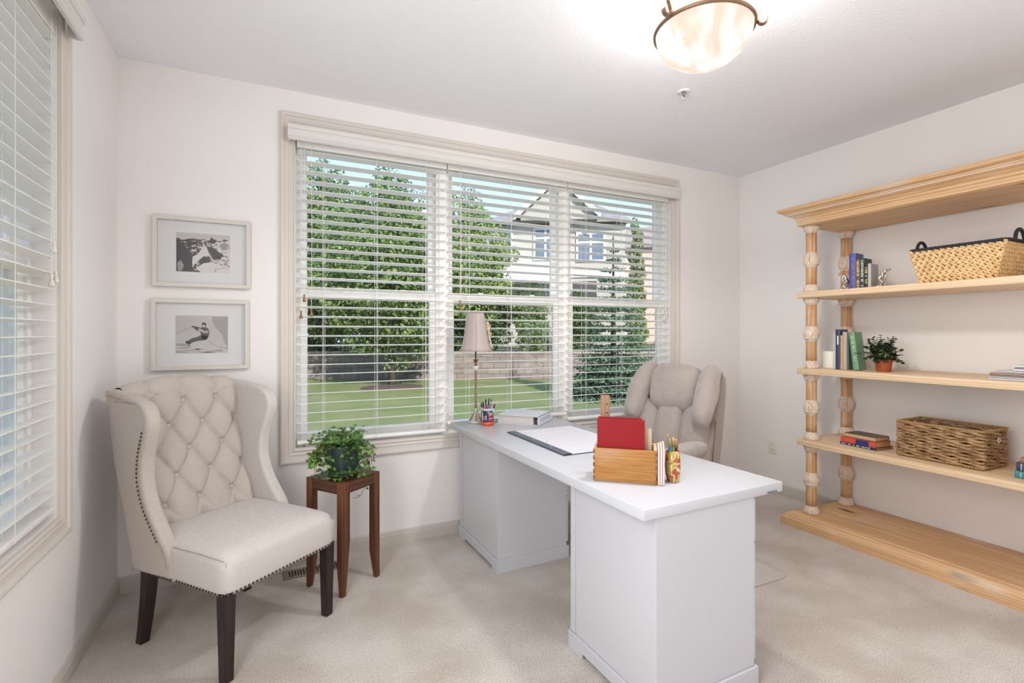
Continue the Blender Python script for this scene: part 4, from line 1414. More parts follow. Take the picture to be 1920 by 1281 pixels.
# ================================================================== RECLINER
def recliner():
    th = rad(-68)
    t = thing('recliner', 'taupe microfibre recliner with pillow headrest behind the desk', 'armchair', (2.395, 2.585, 0), th)
    fab = mat('taupe_microfibre', srgb(164, 153, 146), 0.9, sheen=0.5, noise=(6, 0.35, srgb(182, 171, 164)), bump=(13, 0.8, 0.02))
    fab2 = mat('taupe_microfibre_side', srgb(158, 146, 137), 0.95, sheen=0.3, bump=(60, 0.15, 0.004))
    seamm = mat('taupe_seam', srgb(104, 94, 88), 0.9)
    lean = rad(-18)
    # local: front = -y ; back plane through y=0.16 at z=0.5
    def pillow(name, c, r, rot=(0, 0, 0), e=0.55, par=t, mm=fab, amp=0.006, freq=22, seed=1, taper=0.0, bend=0.0, seg=48, rings=32):
        m = MB(); m.ball((0, 0, 0), r, seg, rings, None, e, e)
        rr = random.Random(seed); ph = [rr.uniform(0, 6) for _ in range(6)]
        vs = []
        for (x, y, z) in m.v:
            k = 1 + taper * (z / r[2])
            x2 = x * k
            w = amp * (math.sin(freq * x + ph[0] + 5 * z) * math.sin(freq * 0.35 * z + ph[1]) + 0.6 * math.sin(freq * 1.7 * x + ph[2] - 9 * z + 3 * math.sin(6 * z + ph[3])))
            ny = y / r[1]
            y2 = y + w * ny * (0.4 + 0.6 * abs(ny))
            y2 += bend * (z / r[2]) ** 2
            vs.append((x2, y2, z))
        m.v = vs
        o = m.build(name, mm, par, smooth=True, loc=c, rot=rot)
        return o
    # shell (outer back + sides)
    m = MB()
    pr = [(-0.01, 0.30), (0.075, 0.60), (0.140, 0.80), (0.205, 0.98), (0.235, 1.045), (0.275, 1.068), (0.330, 1.04), (0.345, 0.98), (0.315, 0.80), (0.265, 0.6), (0.205, 0.40), (0.18, 0.28)]
    m.prism(pr, -0.285, 0.285, 'YZ')
    m.build('back_shell', fab2, t, bevel=0.03, seg=5, angle=40)
    s = MB()
    for sg in (1, -1):
        s.tube([(sg * 0.287, 0.05, 0.42), (sg * 0.288, 0.085, 0.62), (sg * 0.288, 0.12, 0.76)], 0.003, 6)
    s.build('seam', seamm, t)
    # lower back cushions: three vertical channels
    pillow('back_cushion', (-0.165, 0.085, 0.66), (0.088, 0.085, 0.215), (lean, 0, 0), 0.65, seed=2, amp=0.006)
    pillow('back_cushion', (0.0, 0.072, 0.66), (0.095, 0.095, 0.225), (lean, 0, 0), 0.65, seed=3, amp=0.007)
    pillow('back_cushion', (0.165, 0.085, 0.66), (0.088, 0.085, 0.215), (lean, 0, 0), 0.65, seed=4, amp=0.006)
    # head pillow draped over the top
    pillow('head_pillow', (0.0, 0.165, 0.945), (0.168, 0.110, 0.172), (lean, 0, 0), 0.50, seed=5, amp=0.0085, freq=26, bend=0.022, taper=0.04)
    # head wings: plump sausages from the top corners down and forwards
    for sg in (-1, 1):
        m = MB()
        path = [(sg * 0.215, 0.285, 1.060), (sg * 0.232, 0.235, 1.066), (sg * 0.246, 0.165, 1.020), (sg * 0.256, 0.095, 0.945), (sg * 0.260, 0.035, 0.855), (sg * 0.258, -0.010, 0.775), (sg * 0.250, -0.028, 0.742)]
        P_ = [Vector(q) for q in path]
        for _ in range(2):
            Q = [P_[0]]
            for a_, c_ in zip(P_, P_[1:]): Q += [a_ * .75 + c_ * .25, a_ * .25 + c_ * .75]
            Q.append(P_[-1]); P_ = Q
        n_ = len(P_)
        rad_s = []
        for i_ in range(n_):
            f = i_ / (n_ - 1)
            rad_s.append(0.008 + 0.070 * min(1, math.sin(PI * min(1, 0.03 + f * 0.94)) ** 0.42) * (0.88 + 0.20 * math.sin(PI * f)))
        # elliptical section: wide front-to-back, thinner sideways
        m.tube(P_, rad_s, 28)
        o = m.build('head_wing', fab, t, smooth=True)
        cen = sum((Vector(q) for q in P_), Vector()) / n_
        for v in o.data.vertices:
            v.co.x = sg * 0.236 + (v.co.x - sg * 0.250) * 0.86
            v.co.y += 0.004 * math.sin(40 * v.co.z + 9 * v.co.x)
        s_ = MB(); s_.tube([(q.x + sg * 0.052, q.y + 0.028, q.z + 0.022) for q in P_[7:-5]], 0.0022, 6)
        s_.build('wing_seam', seamm, o)
    # seat, arms
    pillow('seat_cushion', (0.0, -0.19, 0.43), (0.27, 0.29, 0.095), (rad(3), 0, 0), 0.45, seed=12, amp=0.004)
    m = MB(); m.box(-0.27, 0.27, -0.42, 0.17, 0.26, 0.37); m.build('seat_base', fab2, t, bevel=0.03, seg=4)
    for sg in (-1, 1):
        m = MB(); m.box(sg * 0.262 - 0.045, sg * 0.262 + 0.045, -0.50, -0.02, 0.30, 0.625)
        a = m.build('arm', fab2, t, bevel=0.03, seg=4)
        pillow('arm_pad', (sg * 0.262, -0.290, 0.630), (0.058, 0.255, 0.042), (rad(-3), 0, 0), 0.6, par=a, seed=20 + sg, amp=0.003)
    # swivel base
    m = MB(); m.lathe([(0.03, 0.09), (0.03, 0.24)], 20); m.lathe([(0.09, 0.235), (0.09, 0.25)], 24); m.build('column', M_black, t)
    m = MB()
    for k in range(5):
        a = 2 * PI * k / 5 + 0.3
        m.tube([(0, 0, 0.10), (0.15 * math.cos(a), 0.15 * math.sin(a), 0.09), (0.27 * math.cos(a), 0.27 * math.sin(a), 0.065)], [0.03, 0.024, 0.016], 8)
    m.build('star_base', wood('base_walnut', srgb(70, 44, 28), srgb(96, 62, 40), 'X', 2), t)
    for k in range(5):
        a = 2 * PI * k / 5 + 0.3
        c = MB(); c.tube([(0.27 * math.cos(a) - 0.02 * math.sin(a), 0.27 * math.sin(a) + 0.02 * math.cos(a), 0.032), (0.27 * math.cos(a) + 0.02 * math.sin(a), 0.27 * math.sin(a) - 0.02 * math.cos(a), 0.032)], 0.026, 16)
        c.build('caster', M_black, t)
recliner()

# ================================================================== BOOKCASE
SXF, SXB = 3.275, 3.800      # shelf front / back x
SY0, SY1 = 0.30, 2.262       # near / far end
SHELF_TOP = [0.602, 1.091, 1.613]
def bookcase():
    t = thing('bookcase', 'waxed pine open bookcase with turned posts against the right wall', 'bookcase', ((SXF + SXB) / 2, (SY0 + SY1) / 2, 0))
    inv = Matrix.Translation(-Vector(t.location))
    def B():
        b = MB(); b.M = inv; return b
    for z in SHELF_TOP:
        b = B(); b.box(SXF, SXB, SY0, SY1, z - 0.040, z); b.build('shelf', M_pine_pale, t, bevel=0.003, seg=2)
    # base plinth with moulded top
    def mould(name, prof, x_f, y_n, y_f, m_):
        """prof: (outset, z) swept round near end, front, far end; back is flat against the wall"""
        b = B(); n = len(prof); vs = []; fs = []
        for (o, z) in prof: vs.append((SXB + 0.008, y_f + o, z))
        for (o, z) in prof: vs.append((x_f - o, y_f + o, z))
        for (o, z) in prof: vs.append((x_f - o, y_n - o, z))
        for (o, z) in prof: vs.append((SXB + 0.008, y_n - o, z))
        for i in range(3):
            for k in range(n - 1):
                fs.append((i * n + k, i * n + k + 1, (i + 1) * n + k + 1, (i + 1) * n + k))
        fs.append((0, n, 2 * n, 3 * n)); fs.append((n - 1, 2 * n - 1, 3 * n - 1, 4 * n - 1))
        fs.append(tuple(range(n))); fs.append(tuple(3 * n + k for k in range(n)))
        for i in (): pass
        fs.append((0, 3 * n) + tuple(3 * n + k for k in range(1, n)) + tuple(range(n - 1, 0, -1)))
        b.add(vs, fs)
        return autosmooth(b.build(name, m_, t), 14)
    mould('base', [(0.078, 0.0), (0.078, 0.052), (0.074, 0.056), (0.066, 0.058), (0.060, 0.066), (0.050, 0.078), (0.036, 0.087), (0.022, 0.090), (0.018, 0.094), (0.010, 0.096)], SXF + 0.03, SY0, SY1 + 0.01, M_pine)
    mould('cornice', [(0.0, 2.070), (0.0, 2.100), (0.004, 2.103), (0.008, 2.108), (0.010, 2.118), (0.020, 2.128), (0.036, 2.138), (0.050, 2.144), (0.052, 2.150), (0.060, 2.152), (0.062, 2.158), (0.082, 2.166), (0.090, 2.176), (0.090, 2.186), (0.084, 2.192), (0.078, 2.193)], SXF + 0.005, SY0, SY1 + 0.0, M_pine_crown)
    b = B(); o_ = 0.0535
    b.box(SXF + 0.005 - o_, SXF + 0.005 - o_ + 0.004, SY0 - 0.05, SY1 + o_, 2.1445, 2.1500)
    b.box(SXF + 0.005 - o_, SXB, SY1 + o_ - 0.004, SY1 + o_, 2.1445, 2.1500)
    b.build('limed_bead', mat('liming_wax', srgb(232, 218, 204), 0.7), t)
    b = B(); b.box(SXF + 0.02, SXB - 0.005, SY0 + 0.02, SY1 - 0.01, 2.066, 2.0702); b.build('soffit', M_pine, t)
    # posts: four sections each, with capital, collar and foot
    levels = [0.096] + [v for z in SHELF_TOP for v in (z - 0.040, z)] + [2.066]
    secs = [(levels[i], levels[i + 1]) for i in range(0, 8, 2)]
    r0 = 0.0325
    for (px_, py_) in ((SXF + 0.075, SY1 - 0.055), (SXB - 0.050, SY1 - 0.050), (SXF + 0.075, SY0 + 0.055), (SXB - 0.050, SY0 + 0.050)):
        for (za, zb) in secs:
            L = zb - za; zm = za + L * 0.5
            def flute(a, z, za=za, zb=zb, zm=zm):
                inband = (z - za < 0.05) or (zb - z < 0.05) or abs(z - zm) < 0.05
                if inband: return 1.0 + 0.035 * math.cos(20 * a)
                return 1.0 + 0.014 * abs(math.cos(8 * a))
            b = B()
            st = [(r0, 0.050), (r0 * 0.97, L * 0.25), (r0 * 0.99, L * 0.5 - 0.060), (r0 * 0.99, L * 0.5 + 0.055), (r0 * 0.97, L * 0.75), (r0, L - 0.048)]
            b.lathe([(r, z + za) for r, z in st], 96, (px_, py_, 0), cap=True, wob=lambda a, z: 1.0 + 0.03 * abs(math.cos(7 * a)))
            sh = b.build('post', M_pine_post, t, smooth=True)
            b = B()
            b.lathe([(r, z + za) for r, z in ((0.047, 0.0), (0.050, 0.006), (0.050, 0.016), (0.046, 0.022), (0.047, 0.028), (0.041, 0.036), (0.035, 0.046), (r0 - 0.001, 0.056))], 96, (px_, py_, 0), wob=flute)
            b.build('carved_foot', M_whitewash, sh, smooth=True)
            b = B()
            b.lathe([(r, z + zm) for r, z in ((r0 - 0.001, -0.060), (0.036, -0.050), (0.037, -0.042), (0.045, -0.038), (0.046, -0.030), (0.043, -0.025), (0.049, -0.018), (0.0505, -0.006), (0.049, 0.008), (0.044, 0.022), (0.037, 0.036), (r0 - 0.001, 0.050))], 96, (px_, py_, 0), wob=flute)
            b.build('carved_collar', M_whitewash, sh, smooth=True)
            b = B()
            b.lathe([(r, zb - z) for r, z in ((0.048, 0.0), (0.0495, 0.010), (0.048, 0.018), (0.044, 0.022), (0.044, 0.028), (0.038, 0.036), (r0 - 0.001, 0.052))], 96, (px_, py_, 0), wob=flute)
            b.build('carved_capital', M_whitewash, sh, smooth=True)
bookcase()

# ---- books
def book(label, loc, w, h, d, cover, rot=(0, 0, 0), rz=0, pages=srgb(222, 206, 180), group=None, deco=None, soft=False, flat=False, name='book'):
    """spine faces -x (the room). local: thickness along y, height z, depth x. flat: lies with its height along y"""
    t = bpy.data.objects.new(name, None); COL.objects.link(t)
    t.location = loc; t.rotation_euler = (rot[0], rot[1], rz)
    tag(t, label, 'book', group)
    k = 0.0022 if not soft else 0.0008
    cm = mat('cover_' + '_'.join(str(int(c * 999)) for c in cover[:3]), cover, 0.5, bump=(120, 0.1, 0.001))
    m = MB()
    m.box(0.001, d, 0, k, 0, h); m.box(0.001, d, w - k, w, 0, h)
    m.build('cover', cm, t, bevel=0.0005, seg=1)
    m = MB(); n = 7
    sp = [(0.004 * (1 - math.sin(PI * i / (n - 1))) , w * i / (n - 1)) for i in range(n)] + [(0.005, w - k), (0.005, k)]
    m.prism(sp, 0, h, 'XY'); s = m.build('spine', cm, t)
    m = MB(); m.box(0.0055, d - 0.004, k + 0.0002, w - k - 0.0002, 0.003, h - 0.003); m.build('pages', mat('pages_%d' % int(pages[0] * 999), pages, 0.9, bump=(300, 0.2, 0.001)), t)
    if deco:
        m = MB()
        for (y0, y1, z0, z1) in deco[1]:
            m.box(-0.0008, 0.003, y0 * w, y1 * w, z0 * h, z1 * h)
        m.build('spine_lettering', mat('foil_' + deco[0][0], deco[0][1], 0.4), s)
    return t

def marks(seed, n, z0=0.1, z1=0.9, w0=0.40, w1=0.60, gaps=0.3):
    rr = random.Random(seed); out = []; z = z0; st = (z1 - z0) / n
    for i in range(n):
        if rr.random() > gaps: out.append((w0 + rr.uniform(-.04, .04), w1 + rr.uniform(-.04, .04), z, z + st * rr.uniform(0.4, 0.75)))
        z += st
    return out
red_foil = ('red', srgb(190, 110, 130)); gold_foil = ('gold', srgb(210, 180, 110)); grey_foil = ('grey', srgb(190, 200, 196)); white_foil = ('white', srgb(230, 230, 230))
G1 = 'books between the silver bookends'
Z1, Z2, Z3 = SHELF_TOP[2] + 0.0005, SHELF_TOP[1] + 0.0005, SHELF_TOP[0] + 0.0005
BX_ = 3.40
# y decreases to the right of the photo; books placed so their near face is at y
def up_book(label, y_hi, w, h, d, x, z, cover, deco=None, lean=0, **k):
    # occupies y_hi-w .. y_hi
    return book(label, (x, y_hi - w, z + (0.0052 if lean else 0)), w * 0.98, h, min(d, 0.115), cover, rot=(rad(lean), 0, 0), rz=rad(9), deco=deco, **k)
up_book('tall blue hardback beside the left silver bookend', 1.984, 0.040, 0.236, 0.165, BX_, Z1, srgb(74, 88, 152), (red_foil, marks(1, 22)), group=G1)
up_book('brown and gold spined book next to the tall blue one', 1.9435, 0.024, 0.195, 0.13, BX_, Z1, srgb(112, 82, 50), (gold_foil, marks(2, 16, 0.05, 0.95, 0.2, 0.8)), group=G1)
up_book('dark green book with pale lettering, third from the left bookend', 1.919, 0.026, 0.197, 0.14, BX_, Z1, srgb(44, 66, 66), (grey_foil, marks(3, 18, 0.04, 0.95, 0.25, 0.75)), group=G1)
up_book('small black book between the dark green and the grey one', 1.8925, 0.020, 0.157, 0.12, BX_, Z1, srgb(40, 32, 28), (gold_foil, marks(4, 12, 0.08, 0.9, 0.2, 0.8)), group=G1)
up_book('light grey book touching the right silver bookend', 1.872, 0.017, 0.158, 0.125, BX_, Z1, srgb(188, 188, 184), None, group=G1)

G2 = 'books standing on the middle shelf'
up_book('navy blue tall book beside the white candle', 2.066, 0.028, 0.266, 0.17, BX_ - 0.01, Z2, srgb(54, 62, 92), (white_foil, [(0.35, 0.65, 0.62, 0.84)]), group=G2)
up_book('thin tan patterned book right of the navy one', 2.0375, 0.015, 0.226, 0.15, BX_ - 0.01, Z2, srgb(196, 164, 118), (('brown', srgb(130, 90, 60)), marks(6, 20, 0.03, 0.97, 0.75, 0.98, 0.1)), group=G2)
up_book('beige linen book in the middle of the standing row', 2.022, 0.026, 0.248, 0.16, BX_ - 0.01, Z2, srgb(186, 166, 150), None, group=G2)
up_book('dark teal book almost hidden behind the leaning green one', 1.9955, 0.012, 0.244, 0.16, BX_ - 0.01, Z2, srgb(92, 108, 96), None, group=G2)
up_book('green hardback leaning on its neighbours by the little plant', 1.9535, 0.034, 0.244, 0.16, BX_ - 0.01, Z2, srgb(112, 152, 118), (('pale', srgb(176, 200, 150)), marks(8, 22, 0.2, 0.92, 0.25, 0.7)), lean=-6.5, group=G2)

G3 = 'stack of three books on the lower shelf'
def flat_book(label, y0, L, d, th, x, z, cover, deco=None, rz=0, group=None, pages=srgb(196, 160, 120), spine_front=True):
    # spine faces the room (-x), book lies flat: height along -y
    t = book(label, (0, 0, 0), th, L, d, cover, deco=deco, group=group, pages=pages)
    # map local (x depth, y thick, z height) -> world (x, z(up)=thick, y)
    R = Matrix(((1, 0, 0), (0, 0, -1), (0, 1, 0))).to_4x4()
    R = Matrix.Rotation(rz, 4, 'Z') @ R
    t.rotation_euler = R.to_euler()
    t.location = (x, y0, z)
    if not spine_front:
        # turn round so the pages face the room
        R2 = Matrix.Rotation(PI, 4, 'Z') @ R
        t.rotation_euler = R2.to_euler(); t.location = (x + d, y0 - L, z)
    return t
flat_book('thin navy book at the bottom of the three-book stack', 2.036, 0.228, 0.165, 0.016, 3.385, Z3, srgb(44, 48, 74), (white_foil, marks(11, 18, 0.05, 0.9, 0.3, 0.7)), rz=rad(-4), group=G3, pages=srgb(200, 130, 100))
flat_book('orange red book with a navy label, middle of the stack', 2.032, 0.218, 0.155, 0.034, 3.385, Z3 + 0.0162, srgb(206, 84, 66), (('navy', srgb(48, 56, 112)), [(0.02, 0.98, 0.45, 0.82)]), rz=rad(-4), group=G3, pages=srgb(196, 150, 96))
flat_book('dark brown book, page edges outwards, on top of the stack', 2.012, 0.196, 0.135, 0.026, 3.392, Z3 + 0.0504, srgb(84, 74, 66), None, rz=rad(-4), group=G3, pages=srgb(206, 176, 128), spine_front=False)

G4 = 'books at the right end of the lower shelf'
flat_book('teal book at the bottom of the pile cut by the photo edge', 1.172, 0.22, 0.16, 0.038, 3.375, Z3, srgb(66, 130, 134), (grey_foil, marks(12, 10, 0.1, 0.5, 0.2, 0.8)), group=G4)
flat_book('navy book with pale stripes lying on the teal book', 1.168, 0.20, 0.15, 0.040, 3.380, Z3 + 0.0384, srgb(50, 60, 86), (grey_foil, [(0.1, 0.9, 0.09, 0.11), (0.1, 0.9, 0.15, 0.17)]), group=G4)
flat_book('tan book on top of the navy one, at the photo edge', 1.155, 0.19, 0.14, 0.026, 3.385, Z3 + 0.0788, srgb(150, 112, 84), None, group=G4)

# magazines
def magazine(i, y0, L, x, z, th, c, label, d=0.23):
    t = thing('magazine', label, 'magazine', (x, y0, z), 0, 'magazines on the middle shelf')
    m = MB(); m.box(0, d, -L, 0, 0, 0.0012); m.box(0, d, -L, 0, th - 0.0012, th); m.box(0, 0.0012, -L, 0, 0, th); m.build('cover', c, t)
    m = MB(); m.box(0.0015, d - 0.001, -L + 0.001, -0.001, 0.0013, th - 0.0013); m.build('pages', mat('mag_pages', srgb(228, 226, 224), 0.8), t)
mw = mat('mag_white', srgb(230, 228, 230), 0.3); mg = mat('mag_grey', srgb(168, 166, 170), 0.3); mt = mat('mag_tan', srgb(188, 140, 104), 0.4); mb_ = mat('mag_blue', srgb(214, 218, 226), 0.3)
z = Z2
for i, (y0, L, x, th, c, lab) in enumerate([
        (1.272, 0.30, 3.375, 0.0085, mw, 'white magazine at the bottom of the stack by the photo edge'),
        (1.270, 0.30, 3.377, 0.0075, mb_, 'pale blue magazine, second from the bottom of the stack'),
        (1.271, 0.30, 3.376, 0.0065, mg, 'grey magazine under the tan one in the stack'),
        (1.270, 0.30, 3.378, 0.0100, mt, 'tan brown catalogue in the middle of the white stack'),
        (1.269, 0.30, 3.377, 0.0050, mw, 'thin white brochure lying on the tan catalogue'),
        (1.250, 0.29, 3.392, 0.0080, mb_, 'light blue-white magazine set back on the stack'),
        (1.185, 0.24, 3.400, 0.0110, mw, 'thick white magazine shifted right, near the top'),
        (1.180, 0.24, 3.400, 0.0060, mg, 'grey-edged booklet between the two top white magazines'),
        (1.176, 0.24, 3.405, 0.0120, mw, 'topmost white magazine of the stack')]):
    magazine(i, y0, L, x, z, th, c, lab, 0.22); z += th + 0.0004

# candle
t = thing('pillar_candle', 'fat cream candle at the left end of the middle shelf', 'candle', (3.46, 2.135, Z2))
m = MB(); m.lathe([(0.050, 0), (0.054, 0.004), (0.0545, 0.012), (0.0545, 0.112), (0.052, 0.118), (0.046, 0.118), (0.040, 0.112), (0.0, 0.110)], 40, cap=False)
m.build('wax', mat('candle_wax', srgb(232, 228, 214), 0.4, spec=0.4), t, smooth=True)
m = MB(); m.tube([(0, 0, 0.110), (0.001, 0, 0.122)], 0.001, 5); m.build('wick', M_black, t)

# little shelf plant
def shelf_plant():
    rr = random.Random(3)
    t = thing('potted_shrub', 'small bushy variegated plant in a terracotta pot on the middle shelf', 'plant', (3.462, 1.815, Z2))
    m = MB(); m.lathe([(0.036, 0.0), (0.038, 0.002), (0.045, 0.058), (0.049, 0.060), (0.050, 0.076), (0.047, 0.076), (0.044, 0.066), (0.0, 0.064)], 40, cap=False)
    autosmooth(m.build('pot', mat('terracotta', srgb(172, 84, 48), 0.7), t), 40)
    leaf = [(0, 0), (0.38, 0.2), (0.48, 0.5), (0.34, 0.82), (0, 1.0), (-0.34, 0.82), (-0.48, 0.5), (-0.38, 0.2)]
    A, B_, C_ = MB(), MB(), MB(); st = MB()
    for i in range(105):
        a = rr.uniform(0, 2 * PI); ph = rr.uniform(0.02, 1.0) ** 0.8 * PI * 0.60
        R = rr.uniform(0.070, 0.135) * (0.84 + 0.22 * math.sin(3 * a + 1)) 
        tip = Vector((R * math.sin(ph) * math.cos(a), R * math.sin(ph) * math.sin(a) * 1.05, 0.085 + R * 1.12 * math.cos(ph)))
        b0 = Vector((0.02 * math.cos(a), 0.02 * math.sin(a), 0.066))
        mid = b0.lerp(tip, 0.5) + Vector((0, 0, 0.018))
        pts = [b0, mid, tip]
        st.tube(pts, 0.0009, 4)
        for k in range(6):
            f = 0.45 + 0.11 * k
            p = mid.lerp(tip, (f - 0.5) * 2) if f > 0.5 else b0.lerp(mid, f * 2)
            d = (tip - b0).normalized()
            for s_ in (-1, 1):
                lat = d.cross(Vector((rr.uniform(-.4, .4), rr.uniform(-.4, .4), 1))).normalized() * s_
                ld = (lat + d * rr.uniform(0.2, 0.9))
                mb2 = rr.choice([A, A, B_, C_]) if f < 0.75 else rr.choice([A, B_, B_])
                add_leaf(mb2, p, ld, Vector((rr.uniform(-.6, .6), rr.uniform(-.6, .6), 1)), rr.uniform(0.012, 0.021) * (1.25 - 0.5 * (f - 0.45)), rr, leaf, 0.2)
    st.build('stem', mat('shrub_stem', srgb(70, 60, 40), 0.7), t)
    A.build('leaves', mat('shrub_green', srgb(72, 96, 58), 0.5), t)
    o = B_.build('leaves', mat('shrub_dark', srgb(42, 58, 42), 0.5), t); o['label'] = 'dark green leaves'
    o = C_.build('leaves', mat('shrub_pale', srgb(176, 184, 128), 0.5), t); o['label'] = 'pale variegated leaves'
shelf_plant()

# baskets
def braid_basket():
    """chunky water-hyacinth basket: rows of plump diagonal stitches, black rope rim"""
    rr = random.Random(9)
    x0, x1 = 3.375, 3.625; y0, y1 = 1.245, 1.578; z0 = Z1; h = 0.192
    c = Vector(((x0 + x1) / 2, (y0 + y1) / 2, z0))
    t = thing('wicker_basket', 'braided straw basket with black rope rim and handles on the top shelf', 'basket', c)
    hx, hy = (x1 - x0) / 2, (y1 - y0) / 2
    body = MB()
    rows = 9; rh = h / rows
    for r in range(rows):
        f = (r + 0.5) / rows
        ex, ey = hx + 0.014 * f, hy + 0.046 * f
        # perimeter of a rounded rectangle
        per = [(-ex, -ey), (ex, -ey), (ex, ey), (-ex, ey)]
        for i in range(4):
            a = Vector(per[i] + (0,)); b = Vector(per[(i + 1) % 4] + (0,))
            L = (b - a).length; n = max(3, int(L / 0.0290)); d = (b - a).normalized(); nrm = Vector((d.y, -d.x, 0))
            off = 0.25 + (r % 2) * 0.5
            for k in range(n):
                p = a + d * ((k + off) * L / n)
                for up_ in (-1, 1):
                    # two strands forming a plait stitch
                    tilt = up_ * rad(26)
                    M = Matrix((( d.x, nrm.x, 0), (d.y, nrm.y, 0), (0, 0, 1)))
                    R_ = M @ Matrix.Rotation(-tilt * (1 if i in (0, 1, 2, 3) else 1), 3, 'Y')
                    pos = p + nrm * rr.uniform(-0.001, 0.001) + Vector((0, 0, z0 - c.z + (r + 0.5) * rh + 0.0085 + up_ * rh * 0.21))
                    body.ball(pos + d * (0.003 * up_), (0.0195, 0.0080, rh * 0.34), 10, 6, R_)
    body.build('braided_body', mat('straw', srgb(234, 202, 152), 0.75, noise=(28, 0.8, srgb(212, 172, 116)), bump=(260, 0.5, 0.002)), t, smooth=True)
    m = MB()
    ins = 0.004
    q = MB()
    vs = []
    for (f, z) in ((0, 0.006), (1, h - 0.004)):
        ex, ey = hx + 0.014 * f - ins, hy + 0.046 * f - ins
        vs += [(-ex, -ey, z), (ex, -ey, z), (ex, ey, z), (-ex, ey, z)]
    q.add(vs, [(0, 1, 2, 3), (0, 1, 5, 4), (1, 2, 6, 5), (2, 3, 7, 6), (3, 0, 4, 7)])
    q.build('lining', mat('straw_dark', srgb(120, 84, 46), 0.9), t)
    ex, ey = hx + 0.016, hy + 0.050
    R = 0.03; path = []
    for (cx, cy, a0) in ((ex - R, ey - R, 0), (-ex + R, ey - R, 90), (-ex + R, -ey + R, 180), (ex - R, -ey + R, 270)):
        for k in range(7):
            a = rad(a0 + 15 * k); path.append(Vector((cx + R * math.cos(a), cy + R * math.sin(a), h + 0.004)))
    def rope(path, rad_, closed, name, turns=14, par=t):
        m = MB()
        # resample
        P_ = path + ([path[0]] if closed else [])
        L = sum((b - a).length for a, b in zip(P_, P_[1:])); n = int(L / 0.0045)
        pts = []; seglen = 0; j = 0; acc = [0]
        for a, b in zip(P_, P_[1:]): acc.append(acc[-1] + (b - a).length)
        for k in range(n + 1):
            s = L * k / n
            while j < len(acc) - 2 and acc[j + 1] < s: j += 1
            f = (s - acc[j]) / max(1e-9, acc[j + 1] - acc[j])
            pts.append(P_[j].lerp(P_[j + 1], f))
        for ph in (0, 2 * PI / 3, 4 * PI / 3):
            strand = []
            for k, p in enumerate(pts):
                d = (pts[min(k + 1, n)] - pts[max(k - 1, 0)]).normalized()
                u = d.cross(Vector((0, 0, 1))); 
                if u.length < 0.1: u = Vector((1, 0, 0))
                u.normalize(); w = d.cross(u)
                a = ph + 2 * PI * (L * k / n) / 0.040
                strand.append(p + (u * math.cos(a) + w * math.sin(a)) * rad_ * 0.5)
            m.tube(strand, rad_ * 0.6, 6)
        return m.build(name, mat('black_rope', srgb(44, 44, 50), 0.8), par, smooth=True)
    rope(path, 0.0095, True, 'rope_rim')
    for sg in (-1, 1):
        pts = [Vector((0.052 * math.cos(a) * 1.0, sg * (ey + 0.001), h + 0.004 + 0.062 * math.sin(a))) for a in [PI * k / 16 for k in range(17)]]
        rope(pts, 0.0085, False, 'handle')
braid_basket()

